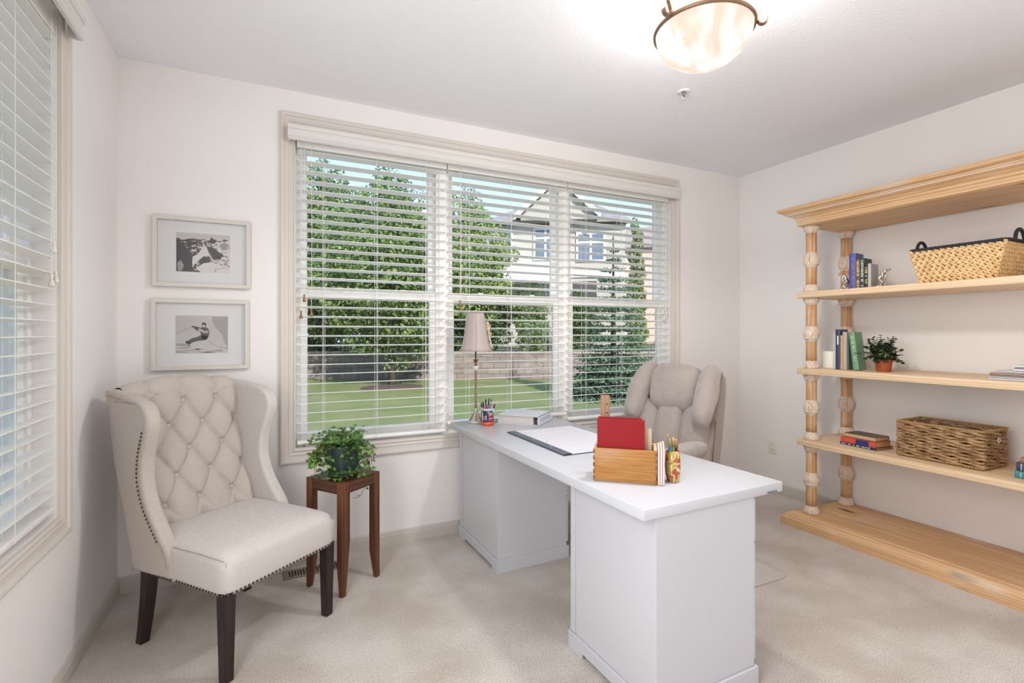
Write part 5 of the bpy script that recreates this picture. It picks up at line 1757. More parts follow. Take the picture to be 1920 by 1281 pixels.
def wicker_box():
    rr = random.Random(21)
    x0, x1 = 3.385, 3.650; y0, y1 = 1.300, 1.700; z0 = Z3 + 0.0065; h = 0.194
    c = Vector(((x0 + x1) / 2, (y0 + y1) / 2, z0))
    t = thing('wicker_basket', 'rectangular brown woven rush basket on the lower shelf beside the book stack', 'basket', c)
    hx, hy = (x1 - x0) / 2, (y1 - y0) / 2
    R = 0.012
    def perim(s):  # s in 0..P ; returns point, outward normal
        segs = [((-hx, hy), (-hx, -hy), (-1, 0)), ((-hx, -hy), (hx, -hy), (0, -1)), ((hx, -hy), (hx, hy), (1, 0)), ((hx, hy), (-hx, hy), (0, 1))]
        for a, b, n in segs:
            L = math.hypot(b[0] - a[0], b[1] - a[1])
            if s <= L + 1e-9:
                f = s / L
                return Vector((a[0] + (b[0] - a[0]) * f, a[1] + (b[1] - a[1]) * f, 0)), Vector((n[0], n[1], 0))
            s -= L
        return Vector((-hx, hy, 0)), Vector((-1, 0, 0))
    P_ = 4 * (hx + hy)
    pitch = 0.0665      # stake distance
    nst = round(P_ / pitch)
    pitch = P_ / nst
    rows = 7; rh = h / rows
    m = MB()
    for r in range(rows):
        for sgn in (0, 1):
            n = nst * 10
            zc = (r + 0.5) * rh
            strand = []; rad_ = []
            for k in range(n):
                s = P_ * k / n
                p, nn = perim(s)
                ph = PI * s / pitch + (r % 2) * PI + sgn * PI
                amp = math.sin(ph)
                jit = 0.0012 * math.sin(k * 0.7 + r * 2.1 + sgn)
                strand.append(p + nn * (0.0055 * amp) + Vector((0, 0, zc + (0.0062 if sgn else -0.0062) + 0.0040 * math.cos(ph) + jit)))
                rad_.append(0.0068 + 0.0016 * abs(math.sin(PI * s / pitch)))
            m.tube(strand, rad_, 6, closed=True)
    m.build('woven_sides', mat('rush', srgb(186, 150, 108), 0.7, noise=(22, 1.0, srgb(132, 98, 62)), bump=(200, 0.5, 0.002)), t, smooth=True)
    m = MB()
    for k in range(nst):
        p, nn = perim((k + 0.5) * pitch)
        m.tube([p + Vector((0, 0, 0.002)), p + Vector((0, 0, h))], 0.0042, 6)
        pp = p + nn * 0.009
        for r in range(rows):
            if (r + k) % 2: m.tube([pp + Vector((0, 0, (r + 0.15) * rh)), pp + nn * 0.003 + Vector((0, 0, (r + 0.5) * rh)), pp + Vector((0, 0, (r + 0.85) * rh))], 0.0026, 5)
    m.build('stakes', mat('rush_stake', srgb(150, 116, 76), 0.8), t, smooth=True)
    for nm, zz in (('braided_rim', h + 0.004), ('braided_foot', 0.003)):
        m = MB()
        n = 230
        for ph0 in (0, PI):
            strand = []
            for k in range(n):
                p, nn = perim(P_ * k / n)
                a = ph0 + k * 2 * PI / 5.75
                strand.append(p + nn * (0.004 * math.cos(a) + 0.002) + Vector((0, 0, zz + 0.004 * math.sin(a))))
            m.tube(strand, 0.0042, 6, closed=True)
        m.build(nm, mat('rush_braid', srgb(172, 136, 90), 0.7), t, smooth=True)
    q = MB(); q.box(-hx + 0.004, hx - 0.004, -hy + 0.004, hy - 0.004, 0.001, 0.006); q.build('bottom', mat('rush_dark', srgb(84, 66, 50), 0.9), t)
    # grey-brown contents weave just below the rim
    q = MB()
    for i in range(7):
        for j in range(9):
            q.ball((-hx + 0.022 + i * 0.0365, -hy + 0.028 + j * 0.043, 0.147 + 0.004 * ((i + j) % 2)), (0.022, 0.026, 0.006), 8, 5, Matrix.Rotation(rad(30 if (i + j) % 2 else -30), 3, 'Z'))
    q.build('lid_insert', mat('insert_weave', srgb(104, 92, 82), 0.9), t, smooth=True)
    # white ring handle grip on the near short side
    g = MB(); g.tube([(0.02 + 0.012 * math.cos(a) - 0.012, -hy - 0.014, 0.145 + 0.012 * math.sin(a)) for a in [2 * PI * k / 16 for k in range(16)]], 0.0035, 6, closed=True)
    g.build('grip_ring', mat('grip_pale', srgb(206, 196, 188), 0.6), t, smooth=True)
wicker_box()

# silver bookend figures: a man crouched on a rocky base, pushing with his whole body
def bookend(y, sg, label):
    """sg=+1: books are on the -y side... the figure's feet point away from them"""
    t = thing('silver_bookend', label, 'bookend', (3.435, y, Z1), 0, 'silver bookends on the top shelf')
    m = MB(); rr = random.Random(2)
    m.box(-0.030, 0.030, -0.034, 0.034, 0, 0.006)
    for i in range(14):
        m.ball((rr.uniform(-.022, .022), rr.uniform(-.028, .028), 0.0125), (rr.uniform(.007, .012), rr.uniform(.006, .012), rr.uniform(.004, .010)), 8, 6)
    m.build('rocky_base', M_silver, t, smooth=True)
    # skin skeleton; local +y*sg points away from the books
    J = {'pel': (0, -0.014 * sg, 0.062), 'chest': (0, 0.004 * sg, 0.092), 'neck': (0, 0.018 * sg, 0.104), 'head': (0, 0.036 * sg, 0.113), 'headt': (0, 0.045 * sg, 0.118),
         'shl': (-0.013, 0.006 * sg, 0.098), 'ell': (-0.016, 0.010 * sg, 0.074), 'hal': (-0.010, 0.003 * sg, 0.056),
         'shr': (0.013, 0.006 * sg, 0.098), 'elr': (0.016, 0.012 * sg, 0.078), 'har': (0.010, 0.005 * sg, 0.058),
         'hl': (-0.009, -0.016 * sg, 0.058), 'kl': (-0.011, 0.006 * sg, 0.036), 'fl': (-0.011, -0.010 * sg, 0.016), 'tl': (-0.011, 0.004 * sg, 0.013),
         'hr': (0.009, -0.016 * sg, 0.058), 'kr': (0.011, -0.004 * sg, 0.034), 'fr': (0.011, 0.016 * sg, 0.017), 'tr': (0.011, 0.030 * sg, 0.014)}
    E_ = [('pel', 'chest'), ('chest', 'neck'), ('neck', 'head'), ('head', 'headt'), ('chest', 'shl'), ('shl', 'ell'), ('ell', 'hal'), ('chest', 'shr'), ('shr', 'elr'), ('elr', 'har'),
          ('pel', 'hl'), ('hl', 'kl'), ('kl', 'fl'), ('fl', 'tl'), ('pel', 'hr'), ('hr', 'kr'), ('kr', 'fr'), ('fr', 'tr')]
    Rr = {'pel': .012, 'chest': .014, 'neck': .006, 'head': .010, 'headt': .009, 'shl': .006, 'ell': .0045, 'hal': .0045, 'shr': .006, 'elr': .0045, 'har': .0045, 'hl': .009, 'kl': .0065, 'fl': .0042, 'tl': .004, 'hr': .009, 'kr': .0065, 'fr': .0042, 'tr': .004}
    names = list(J)
    me = bpy.data.meshes.new('figure'); me.from_pydata([J[k] for k in names], [(names.index(a), names.index(b)) for a, b in E_], [])
    me.materials.append(M_silver)
    o = bpy.data.objects.new('figure', me); COL.objects.link(o); o.parent = t
    sk = o.modifiers.new('skin', 'SKIN'); sk.use_smooth_shade = True
    for i, k in enumerate(names):
        me.skin_vertices[0].data[i].radius = (Rr[k], Rr[k])
    me.skin_vertices[0].data[0].use_root = True
    s = o.modifiers.new('s', 'SUBSURF'); s.levels = 1; s.render_levels = 2
bookend(2.032, 1, 'silver figure bookend left of the tall blue book')
bookend(1.808, -1, 'silver figure bookend right of the light grey book')

# ================================================================== PICTURES
def picture(label, x0, x1, z0, z1, kind):
    y = D
    t = thing('framed_photo', label, 'picture', ((x0 + x1) / 2, y - 0.001, (z0 + z1) / 2), 0, 'two framed ski photographs')
    hx, hz = (x1 - x0) / 2, (z1 - z0) / 2
    fm = mat('frame_grey', srgb(212, 206, 198), 0.4)
    m = MB(); m.frame_sweep(-hx + 0.021, hx - 0.021, -hz + 0.021, hz - 0.021, [(0, 0.002), (0, 0.028), (0.021, 0.028), (0.021, 0.002)], 0, -1)
    m.build('frame', fm, t, bevel=0.001, seg=1)
    m = MB()
    a, b = (0.124, 0.104) if kind == 0 else (0.121, 0.101)
    m.frame_sweep(-a, a, -b, b, [(0, 0.006), (0, 0.0085), (hx - 0.019 - a, 0.0085), (hx - 0.019 - a, 0.006)], 0, -1)
    # correct outer rectangle (unequal margins)
    vs = []
    for (cx, cz) in ((-1, -1), (1, -1), (1, 1), (-1, 1)):
        for (ox, oz, h) in ((a, b, 0.0055), (a, b, 0.008), (hx - 0.020, hz - 0.020, 0.008), (hx - 0.020, hz - 0.020, 0.0055)):
            vs.append((cx * ox, -h, cz * oz))
    fs = []
    for i in range(4):
        j = (i + 1) % 4
        for k in range(4):
            fs.append((i * 4 + k, i * 4 + (k + 1) % 4, j * 4 + (k + 1) % 4, j * 4 + k))
    m = MB(); m.add(vs, fs)
    m.build('mat_board', mat('mat_board', srgb(226, 226, 226), 0.8), t)
    if kind == 0:
        pm, nt, n, l, p = newmat('print_mountain')
        p.inputs['Roughness'].default_value = 0.5
        tc_ = n.new('ShaderNodeTexCoord'); mp = n.new('ShaderNodeMapping'); mp.inputs['Rotation'].default_value = (0, rad(28), 0); mp.inputs['Scale'].default_value = (34, 1, 90)
        l.new(tc_.outputs['Object'], mp.inputs[0])
        nz = n.new('ShaderNodeTexNoise'); nz.inputs['Detail'].default_value = 9; nz.inputs['Scale'].default_value = 1.0; nz.inputs['Roughness'].default_value = 0.7; nz.inputs['Distortion'].default_value = 0.8
        l.new(mp.outputs[0], nz.inputs['Vector'])
        sz = n.new('ShaderNodeSeparateXYZ'); l.new(tc_.outputs['Object'], sz.inputs[0])
        ad = n.new('ShaderNodeMath'); ad.operation = 'MULTIPLY_ADD'; ad.inputs[1].default_value = 0.55; l.new(sz.outputs['X'], ad.inputs[0]); l.new(nz.outputs['Fac'], ad.inputs[2])
        cr_ = n.new('ShaderNodeValToRGB'); cr_.color_ramp.elements[0].position = .49; cr_.color_ramp.elements[0].color = srgb(56, 54, 52); cr_.color_ramp.elements[1].position = .54; cr_.color_ramp.elements[1].color = srgb(214, 208, 204)
        l.new(ad.outputs[0], cr_.inputs[0]); l.new(cr_.outputs[0], p.inputs['Base Color'])
    else:
        pm = mat('print_sky', srgb(182, 178, 176), 0.5, noise=(6, 0.6, srgb(206, 202, 200)))
    m = MB(); m.box(-a - 0.004, a + 0.004, -0.0056, -0.004, -b - 0.004, b + 0.004); pr = m.build('print', pm, t)
    dk = mat('ink_dark', srgb(62, 60, 60), 0.5); md = mat('ink_mid', srgb(120, 117, 115), 0.5); lt = mat('ink_light', srgb(216, 212, 210), 0.5); lt2 = mat('ink_pale', srgb(196, 192, 190), 0.5); md2 = mat('ink_soft', srgb(152, 148, 146), 0.5)
    lay = [0]
    def shp(name, polys, mm):
        lay[0] += 1
        yy = -0.0057 - 0.00008 * lay[0]
        q = MB()
        for pl in polys:
            pts = [((u - 0.5) * 2 * a, (0.5 - v) * 2 * b) for u, v in pl]
            q.add([(x, yy, z) for x, z in pts], [tuple(range(len(pts)))])
        return q.build(name, mm, pr)
    def line(p0, p1, w):
        d = Vector((p1[0] - p0[0], p1[1] - p0[1], 0)); nn = Vector((-d.y, d.x, 0)).normalized() * w
        return [(p0[0] + nn.x, p0[1] + nn.y), (p1[0] + nn.x, p1[1] + nn.y), (p1[0] - nn.x, p1[1] - nn.y), (p0[0] - nn.x, p0[1] - nn.y)]
    if kind == 0:
        shp('printed_sky', [[(0, 0), (1, 0), (1, 0.13), (0.93, 0.10), (0.88, 0.07), (0.80, 0.16), (0.74, 0.12), (0.65, 0.07), (0.58, 0.15), (0.48, 0.13), (0.40, 0.15), (0.30, 0.13), (0.22, 0.15), (0.12, 0.19), (0.05, 0.15), (0, 0.14)]], lt2)
        shp('printed_ridge', [[(0, 0.2), (0.12, 0.28), (0.2, 0.4), (0.3, 0.55), (0.36, 0.72), (0.30, 0.95), (0.32, 1.0), (0, 1.0)],
                              [(0.46, 0.18), (0.58, 0.32), (0.72, 0.38), (0.86, 0.52), (0.83, 0.62), (0.72, 0.64), (0.62, 0.48), (0.5, 0.3)],
                              [(0.38, 0.72), (0.48, 0.63), (0.58, 0.58), (0.65, 0.70), (0.58, 0.76), (0.45, 0.74)],
                              [(0.64, 0.08), (0.76, 0.16), (0.70, 0.24), (0.60, 0.22)],
                              [(0.20, 0.26), (0.42, 0.18), (0.36, 0.28), (0.18, 0.36)]], dk)
        shp('printed_snow', [[(0.30, 0.6), (0.38, 0.55), (0.50, 0.32), (0.47, 0.2), (0.56, 0.34), (0.60, 0.50), (0.68, 0.66), (0.78, 0.74), (0.70, 0.72), (0.60, 0.56), (0.52, 0.56), (0.44, 0.66), (0.34, 0.78), (0.30, 0.9), (0.29, 0.75)],
                             [(0.5, 0.76), (0.66, 0.72), (0.85, 0.8), (1.0, 0.86), (1, 1), (0.45, 1), (0.36, 0.9)]], lt)
        shp('printed_road', [line((0.73, 0.99), (0.72, 0.92), 0.006), line((0.72, 0.92), (0.80, 0.88), 0.006), line((0.80, 0.88), (0.93, 0.85), 0.005), line((0.93, 0.76), (1.0, 0.84), 0.006)], md)
        shp('printed_rock', [[(0.02, 0.78), (0.08, 0.70), (0.14, 0.84), (0.10, 0.98), (0.03, 0.98)], [(0.80, 0.25), (0.9, 0.18), (0.98, 0.24), (0.95, 0.36), (0.85, 0.40)]], md2)
    else:
        def wavy(y0, y1, x0, x1, s):
            n_ = 14
            up = [(x0 + (x1 - x0) * i / n_, y0 + 0.02 * math.sin(5 * i / n_ * 2 + s) + 0.06 * i / n_) for i in range(n_ + 1)]
            dn = [(x0 + (x1 - x0) * i / n_, y1 + 0.012 * math.sin(7 * i / n_ + s) + 0.06 * i / n_) for i in range(n_, -1, -1)]
            return up + dn
        shp('printed_cloud', [[(0.68, 0.02), (1, 0.02), (1, 0.84), (0.94, 0.74), (0.88, 0.5), (0.76, 0.32), (0.70, 0.15)]], mat('ink_cloud', srgb(160, 156, 154), 0.5))
        shp('printed_slope', [[(0, 0.72), (0.12, 0.72), (0.3, 0.80), (0.55, 0.82), (0.8, 0.85), (1, 0.90), (1, 1), (0, 1)]], lt2)
        shp('printed_tracks', [wavy(0.72, 0.78, 0, 0.28, 0), wavy(0.83, 0.85, 0.0, 0.45, 1), wavy(0.88, 0.895, 0.30, 0.9, 2), wavy(0.92, 0.935, 0.1, 0.8, 3), wavy(0.955, 0.985, 0.0, 0.9, 4), wavy(0.82, 0.83, 0.78, 1.0, 1)], md2)
        # skier
        shp('printed_figure', [
            [(0.49, 0.20), (0.51, 0.175), (0.55, 0.175), (0.575, 0.20), (0.58, 0.25), (0.56, 0.31), (0.53, 0.325), (0.50, 0.30)],
            [(0.50, 0.30), (0.58, 0.31), (0.625, 0.36), (0.635, 0.45), (0.625, 0.55), (0.60, 0.62), (0.54, 0.65), (0.49, 0.60), (0.48, 0.50), (0.45, 0.41), (0.43, 0.34)],
            [(0.45, 0.31), (0.46, 0.40), (0.40, 0.405), (0.34, 0.33), (0.32, 0.28), (0.34, 0.275)],
            [(0.30, 0.28), (0.32, 0.26), (0.34, 0.275), (0.33, 0.31), (0.31, 0.31)],
            [(0.49, 0.50), (0.60, 0.55), (0.59, 0.63), (0.52, 0.66), (0.42, 0.67), (0.32, 0.71), (0.27, 0.75), (0.24, 0.72), (0.23, 0.66), (0.32, 0.59), (0.40, 0.57)],
            [(0.18, 0.68), (0.21, 0.66), (0.25, 0.69), (0.275, 0.75), (0.25, 0.775), (0.22, 0.765), (0.19, 0.74)]], dk)
        shp('printed_stripes', [line((0.44, 0.345), (0.56, 0.43), 0.010), line((0.42, 0.37), (0.55, 0.46), 0.008), line((0.56, 0.43), (0.61, 0.40), 0.009), line((0.57, 0.46), (0.615, 0.44), 0.008), [(0.51, 0.25), (0.55, 0.25), (0.555, 0.29), (0.53, 0.31), (0.51, 0.29)]], lt)
        shp('printed_poles', [line((0.01, 0.475), (0.31, 0.30), 0.0035), line((0.60, 0.63), (0.74, 0.80), 0.003)], dk)
    m = MB(); m.box(-hx + 0.021, hx - 0.021, -0.0245, -0.0225, -hz + 0.021, hz - 0.021); m.build('glazing', glassmat('picture_glass', 0.012, rough=0.25), t)
picture('upper framed black and white photograph of snowy mountains', -0.557, -0.103, 1.578, 1.951, 0)
picture('lower framed black and white photograph of a skier', -0.562, -0.110, 1.135, 1.513, 1)

# wall outlet
t = thing('wall_outlet', 'cream double electrical outlet low on the right wall', 'outlet', (XR - 0.0005, 2.848, 0.374), 0)
m = MB(); m.box(-0.006, 0, -0.036, 0.036, -0.058, 0.058); m.build('face_plate', mat('outlet_ivory', srgb(232, 226, 214), 0.35), t, bevel=0.003, seg=2)
for s_ in (-1, 1):
    m = MB(); m.box(-0.0075, -0.0062, -0.017, 0.017, s_ * 0.022 - 0.014, s_ * 0.022 + 0.014); so = m.build('socket', MATS['outlet_ivory'], t, bevel=0.0006, seg=1)
    m = MB(); m.box(-0.0081, -0.0076, -0.008, -0.006, s_ * 0.022 - 0.002, s_ * 0.022 + 0.006); m.box(-0.0081, -0.0076, 0.006, 0.008, s_ * 0.022 - 0.002, s_ * 0.022 + 0.006); m.box(-0.0081, -0.0076, -0.002, 0.002, s_ * 0.022 - 0.009, s_ * 0.022 - 0.005)
    m.build('slot', M_dark, so)

# ================================================================== CEILING LAMP + SPRINKLER
def ceiling_lamp():
    Z = 2.560
    t = thing('ceiling_light', 'alabaster bowl ceiling light with bronze ring and scroll brackets', 'ceiling light', (LAMP[0], LAMP[1], Z))
    brz = mat('bronze', srgb(140, 112, 88), 0.4, metal=0.6)
    gm, nt, n, l, p = newmat('alabaster_glass')
    p.inputs['Base Color'].default_value = srgb(90, 86, 80); p.inputs['Roughness'].default_value = 0.35
    tc_ = n.new('ShaderNodeTexCoord'); mp = n.new('ShaderNodeMapping'); mp.inputs['Scale'].default_value = (7, 7, 1.2)
    l.new(tc_.outputs['Object'], mp.inputs[0]); nz = n.new('ShaderNodeTexNoise'); nz.inputs['Scale'].default_value = 1.0; nz.inputs['Detail'].default_value = 3; nz.inputs['Distortion'].default_value = 1.0
    l.new(mp.outputs[0], nz.inputs['Vector'])
    cr_ = n.new('ShaderNodeValToRGB'); cr_.color_ramp.elements[0].position = .42; cr_.color_ramp.elements[0].color = (1.0, 0.78, 0.62, 1); cr_.color_ramp.elements[1].position = .56; cr_.color_ramp.elements[1].color = (1.12, 1.08, 1.02, 1)
    l.new(nz.outputs['Fac'], cr_.inputs[0]); l.new(cr_.outputs[0], p.inputs['Emission Color']); p.inputs['Emission Strength'].default_value = 0.70
    R, dp = 0.187, 0.150
    prof = [(R * math.sin(PI / 2 * k / 20) , -dp * math.cos(PI / 2 * k / 20)) for k in range(1, 21)]
    b = MB(); b.lathe([(0.001, -dp)] + prof + [(R - 0.004, 0.003)], 64, cap=False); b.build('glass_bowl', gm, t, smooth=True)
    b = MB()
    b.lathe([(R + 0.001, -0.012), (R + 0.009, -0.010), (R + 0.010, -0.002), (R + 0.006, 0.004), (R - 0.002, 0.006), (R - 0.002, -0.002)], 72, cap=False); b.build('ring', brz, t, smooth=True)
    # upper cream pan and canopy
    b = MB(); b.lathe([(0.060, 0.060), (0.100, 0.075), (0.132, 0.110), (0.140, 0.150), (0.142, 0.1845)], 56, cap=False)
    b.build('upper_pan', mat('pan_cream', srgb(240, 226, 208), 0.5, emit=((1, 0.88, 0.74, 1), 0.9)), t, smooth=True)
    b = MB(); b.lathe([(0.010, -0.12), (0.012, 0.06), (0.030, 0.075), (0.058, 0.062)], 40); b.build('stem', brz, t, smooth=True)
    for k in (0, 1, 2):
        a = rad(-42 + 120 * k) if k != 2 else rad(186)
        def Pp(r, z): return (r * math.cos(a), r * math.sin(a), z)
        b = MB()
        def strap(pts, w, th=0.0035):
            # flat ribbon following pts in the radial plane
            tx = Vector((-math.sin(a), math.cos(a), 0)) * w
            vs = []; fs = []
            for i, (r, z) in enumerate(pts):
                r0_, z0_ = pts[max(i - 1, 0)]; r1_, z1_ = pts[min(i + 1, len(pts) - 1)]
                L = math.hypot(r1_ - r0_, z1_ - z0_) or 1
                nr, nz_ = -(z1_ - z0_) / L * th, (r1_ - r0_) / L * th
                for (sr, sw_) in ((0, -1), (0, 1), (1, 1), (1, -1)):
                    q = Vector(Pp(r + nr * sr, z + nz_ * sr)) + tx * sw_
                    vs.append(tuple(q))
            for i in range(len(pts) - 1):
                for j in range(4):
                    fs.append((4 * i + j, 4 * i + (j + 1) % 4, 4 * i + 4 + (j + 1) % 4, 4 * i + 4 + j))
            fs.append((0, 1, 2, 3)); fs.append(tuple(4 * (len(pts) - 1) + j for j in (3, 2, 1, 0)))
            b.add(vs, fs)
        cx = R + 0.030
        strap([(cx + 0.019 * math.cos(q), 0.004 + 0.019 * math.sin(q)) for q in [rad(v) for v in range(170, 395, 15)]], 0.010)
        strap([(R + 0.004, 0.000), (R + 0.014, 0.022), (R + 0.026, 0.048)], 0.007, 0.004)
        strap([(R + 0.018, 0.030), (R - 0.016, 0.034)], 0.006, 0.004)
        b.tube([tuple(Vector(Pp(R + 0.010, 0.004)) + Vector((-math.sin(a), math.cos(a), 0)) * s_) for s_ in (-0.011, 0.011)], 0.007, 14)
        b.build('scroll_bracket', brz, t)
ceiling_lamp()
t = thing('fire_sprinkler', 'small white pendant sprinkler head on the ceiling', 'sprinkler', (2.165, 2.19, H - 0.0003))
m = MB(); m.lathe([(0.037, 0.0), (0.036, -0.004), (0.020, -0.008), (0.012, -0.006)], 32, cap=False); m.build('escutcheon', mat('sprinkler_white', srgb(226, 226, 226), 0.3), t, smooth=True)
m = MB(); m.lathe([(0.009, -0.004), (0.009, -0.020), (0.006, -0.022)], 16); m.tube([(0.010, 0, -0.018), (0.012, 0, -0.030), (0.003, 0, -0.044)], 0.0022, 6); m.tube([(-0.010, 0, -0.018), (-0.012, 0, -0.030), (-0.003, 0, -0.044)], 0.0022, 6)
m.build('frame_arms', M_steel, t)
m = MB(); m.tube([(0, 0, -0.020), (0, 0, -0.042)], 0.0022, 8); m.build('bulb', mat('bulb_dark', srgb(50, 40, 40), 0.2), t)
m = MB(); m.lathe([(0.001, -0.044), (0.015, -0.045), (0.015, -0.047), (0.001, -0.048)], 20, cap=False); m.build('deflector', MATS['sprinkler_white'], t)

# ================================================================== OUTSIDE
GZ = -0.22
VA = rad(25.72)
vd = Vector((math.sin(VA), math.cos(VA), 0)); vr = Vector((math.cos(VA), -math.sin(VA), 0))
M_grass = mat('lawn_grass', srgb(122, 136, 82), 1.0, spec=0.1, noise=(0.9, 0.8, srgb(150, 148, 104)), bump=(30, 1.0, 0.05))
m = MB(); m.box(-14, 42, D + WT + 0.15, 60, GZ - 0.1, GZ); m.box(-14, XL - WT - 0.1, -12, D + WT + 0.15, GZ - 0.1, GZ)
struct(m.build('lawn', M_grass))

def foliage(name, mm, parent, blobs, n, size, seed, flat=0.4, ov=None, shell=0.55):
    """n small leaf polygons scattered through ellipsoid clumps"""
    r = np.random.default_rng(seed)
    w = np.array([b[1][0] * b[1][1] * b[1][2] for b in blobs]) ** 0.67; w /= w.sum()
    idx = r.choice(len(blobs), n, p=w)
    C = np.array([b[0] for b in blobs])[idx]; R = np.array([b[1] for b in blobs])[idx]
    d = r.normal(size=(n, 3)); d /= np.linalg.norm(d, axis=1)[:, None]
    rad_ = (shell + (1 - shell) * r.random(n) ** 0.5)
    P0 = C + d * R * rad_[:, None]
    nrm = d + r.normal(size=(n, 3)) * 0.7 + np.array([0, 0, flat]); nrm /= np.linalg.norm(nrm, axis=1)[:, None]
    t1 = np.cross(nrm, r.normal(size=(n, 3))); t1 /= np.linalg.norm(t1, axis=1)[:, None]
    t2 = np.cross(nrm, t1)
    s = size * (0.55 + 0.9 * r.random(n))[:, None]
    a = P0 - t1 * s; b = P0 + t2 * s * 0.55; c = P0 + t1 * s; e = P0 - t2 * s * 0.55
    V = np.stack([a, b, c, e], 1).reshape(-1, 3)
    me = bpy.data.meshes.new(name)
    me.vertices.add(4 * n); me.vertices.foreach_set('co', V.astype(np.float32).ravel())
    me.loops.add(4 * n); me.loops.foreach_set('vertex_index', np.arange(4 * n, dtype=np.int32))
    me.polygons.add(n); me.polygons.foreach_set('loop_start', np.arange(0, 4 * n, 4, dtype=np.int32)); me.polygons.foreach_set('loop_total', np.full(n, 4, dtype=np.int32))
    me.update(); me.validate()
    me.materials.append(mm)
    o = bpy.data.objects.new(name, me); COL.objects.link(o)
    if parent: o.parent = parent
    return o

def leafmat(name, c1, c2, sc=1.2):
    m, nt, n, l, p = newmat(name)
    n.remove(p); o = n['Material Output']
    g = n.new('ShaderNodeNewGeometry'); 
    rp = n.new('ShaderNodeValToRGB'); rp.color_ramp.elements[0].color = c1; rp.color_ramp.elements[1].color = c2
    l.new(g.outputs['Random Per Island'], rp.inputs[0])
    d = n.new('ShaderNodeBsdfDiffuse'); t = n.new('ShaderNodeBsdfTranslucent'); mx = n.new('ShaderNodeMixShader'); mx.inputs[0].default_value = 0.35
    l.new(rp.outputs[0], d.inputs[0]); l.new(rp.outputs[0], t.inputs[0]); l.new(d.outputs[0], mx.inputs[1]); l.new(t.outputs[0], mx.inputs[2]); l.new(mx.outputs[0], o.inputs[0])
    return m
L_mid = leafmat('leaf_mid', srgb(84, 108, 62), srgb(152, 170, 106))
L_lite = leafmat('leaf_light', srgb(104, 126, 72), srgb(168, 182, 112))
L_dark = leafmat('leaf_dark', srgb(52, 78, 46), srgb(108, 130, 82))
L_spruce = leafmat('needle_blue_green', srgb(70, 96, 76), srgb(136, 160, 128))
M_bark = mat('bark', srgb(96, 84, 74), 0.95, noise=(6, 0.8, srgb(70, 60, 52)), bump=(20, 1, 0.03))

def tree(label, base, h, blobs, n, size, mm, seed, trunk=0.11, lean=0.0, group='trees beyond the lawn', cat='tree', name='tree'):
    t = thing(name, label, cat, base, 0, group)
    tr = MB()
    tr.tube([(0, 0, 0), (0.05, 0, h * 0.3), (lean, 0.05, h * 0.6), (lean * 1.3, 0, h * 0.92)], [trunk, trunk * 0.8, trunk * 0.5, trunk * 0.15], 8)
    rr = random.Random(seed)
    for c, r in blobs[:10]:
        z0 = min(max(0.2 * h, c[2] - r[2] * 0.9), 0.8 * h)
        tr.tube([(lean * z0 / h, 0, z0), (c[0] * 0.5, c[1] * 0.5, (z0 + c[2]) / 2 + 0.1), tuple(c)], [trunk * 0.4, trunk * 0.25, trunk * 0.08], 6)
    tr.build('trunk', M_bark, t, smooth=True)
    foliage('foliage', mm, t, blobs, n, size, seed)
    return t

def crown(rr, h0, h1, R, k, top=0.35):
    out = []
    for i in range(k):
        f = (i + 0.5) / k
        z = h0 + (h1 - h0) * f
        w = R * (math.sin(PI * min(1, 0.12 + f * 0.86)) ** 0.7)
        a = rr.uniform(0, 2 * PI) if i else 0
        a = i * 2.4 + rr.uniform(-.4, .4)
        out.append(((w * 0.55 * math.cos(a), w * 0.55 * math.sin(a), z), (w * 0.55, w * 0.55, (h1 - h0) * 0.12 + 0.15)))
    return out
rr = random.Random(42)
def off(p, s, d=0, z=0):
    q = Vector(p) + vr * s + vd * d; return (q.x, q.y, z)

# main tree on the lawn: broad crown with a drooping lower branch
b = crown(rr, 1.5, 5.9, 2.3, 26) + [((0.5, 0, 0.95), (0.75, 0.5, 0.30)), ((0.1, -0.1, 0.62), (0.40, 0.3, 0.20)), ((-0.6, 0, 1.3), (0.8, 0.6, 0.4)), ((0.9, 0.2, 1.5), (0.7, 0.6, 0.5))]
tree('broad light green tree on the lawn with its branches hanging to the retaining wall', (3.16, 14.57, GZ), 6.1, b, 26000, 0.060, L_mid, 1)
m = MB(); m.ball((0, 0, 0), (0.95, 0.75, 0.10), 24, 8); o = m.build('mulch_ring', mat('mulch', srgb(92, 76, 66), 1.0, bump=(25, 1, 0.05)), None, smooth=True, loc=(3.16, 14.5, GZ - 0.02)); tag(o, 'brown mulch ring round the foot of the broad lawn tree', 'mulch')
b = crown(rr, 0.6, 6.6, 2.1, 24)
tree('tall green tree behind the left end of the stone wall', (1.62, 19.4, 0.62), 6.7, b, 24000, 0.066, L_mid, 2)
b = crown(rr, 1.0, 5.6, 1.75, 20) + [((0.9, -0.5, 2.6), (0.8, 0.6, 0.5)), ((1.2, -0.6, 3.6), (0.7, 0.5, 0.45))]
tree('light yellow-green tree in front of the beige house', (6.35, 17.1, 0.62), 5.8, b, 20000, 0.058, L_lite, 3)
b = crown(rr, 1.0, 6.6, 2.0, 20)
tree('green tree between the two tall ones, above the hedge', (5.3, 23.4, 0.62), 7.0, b, 20000, 0.075, L_mid, 4)

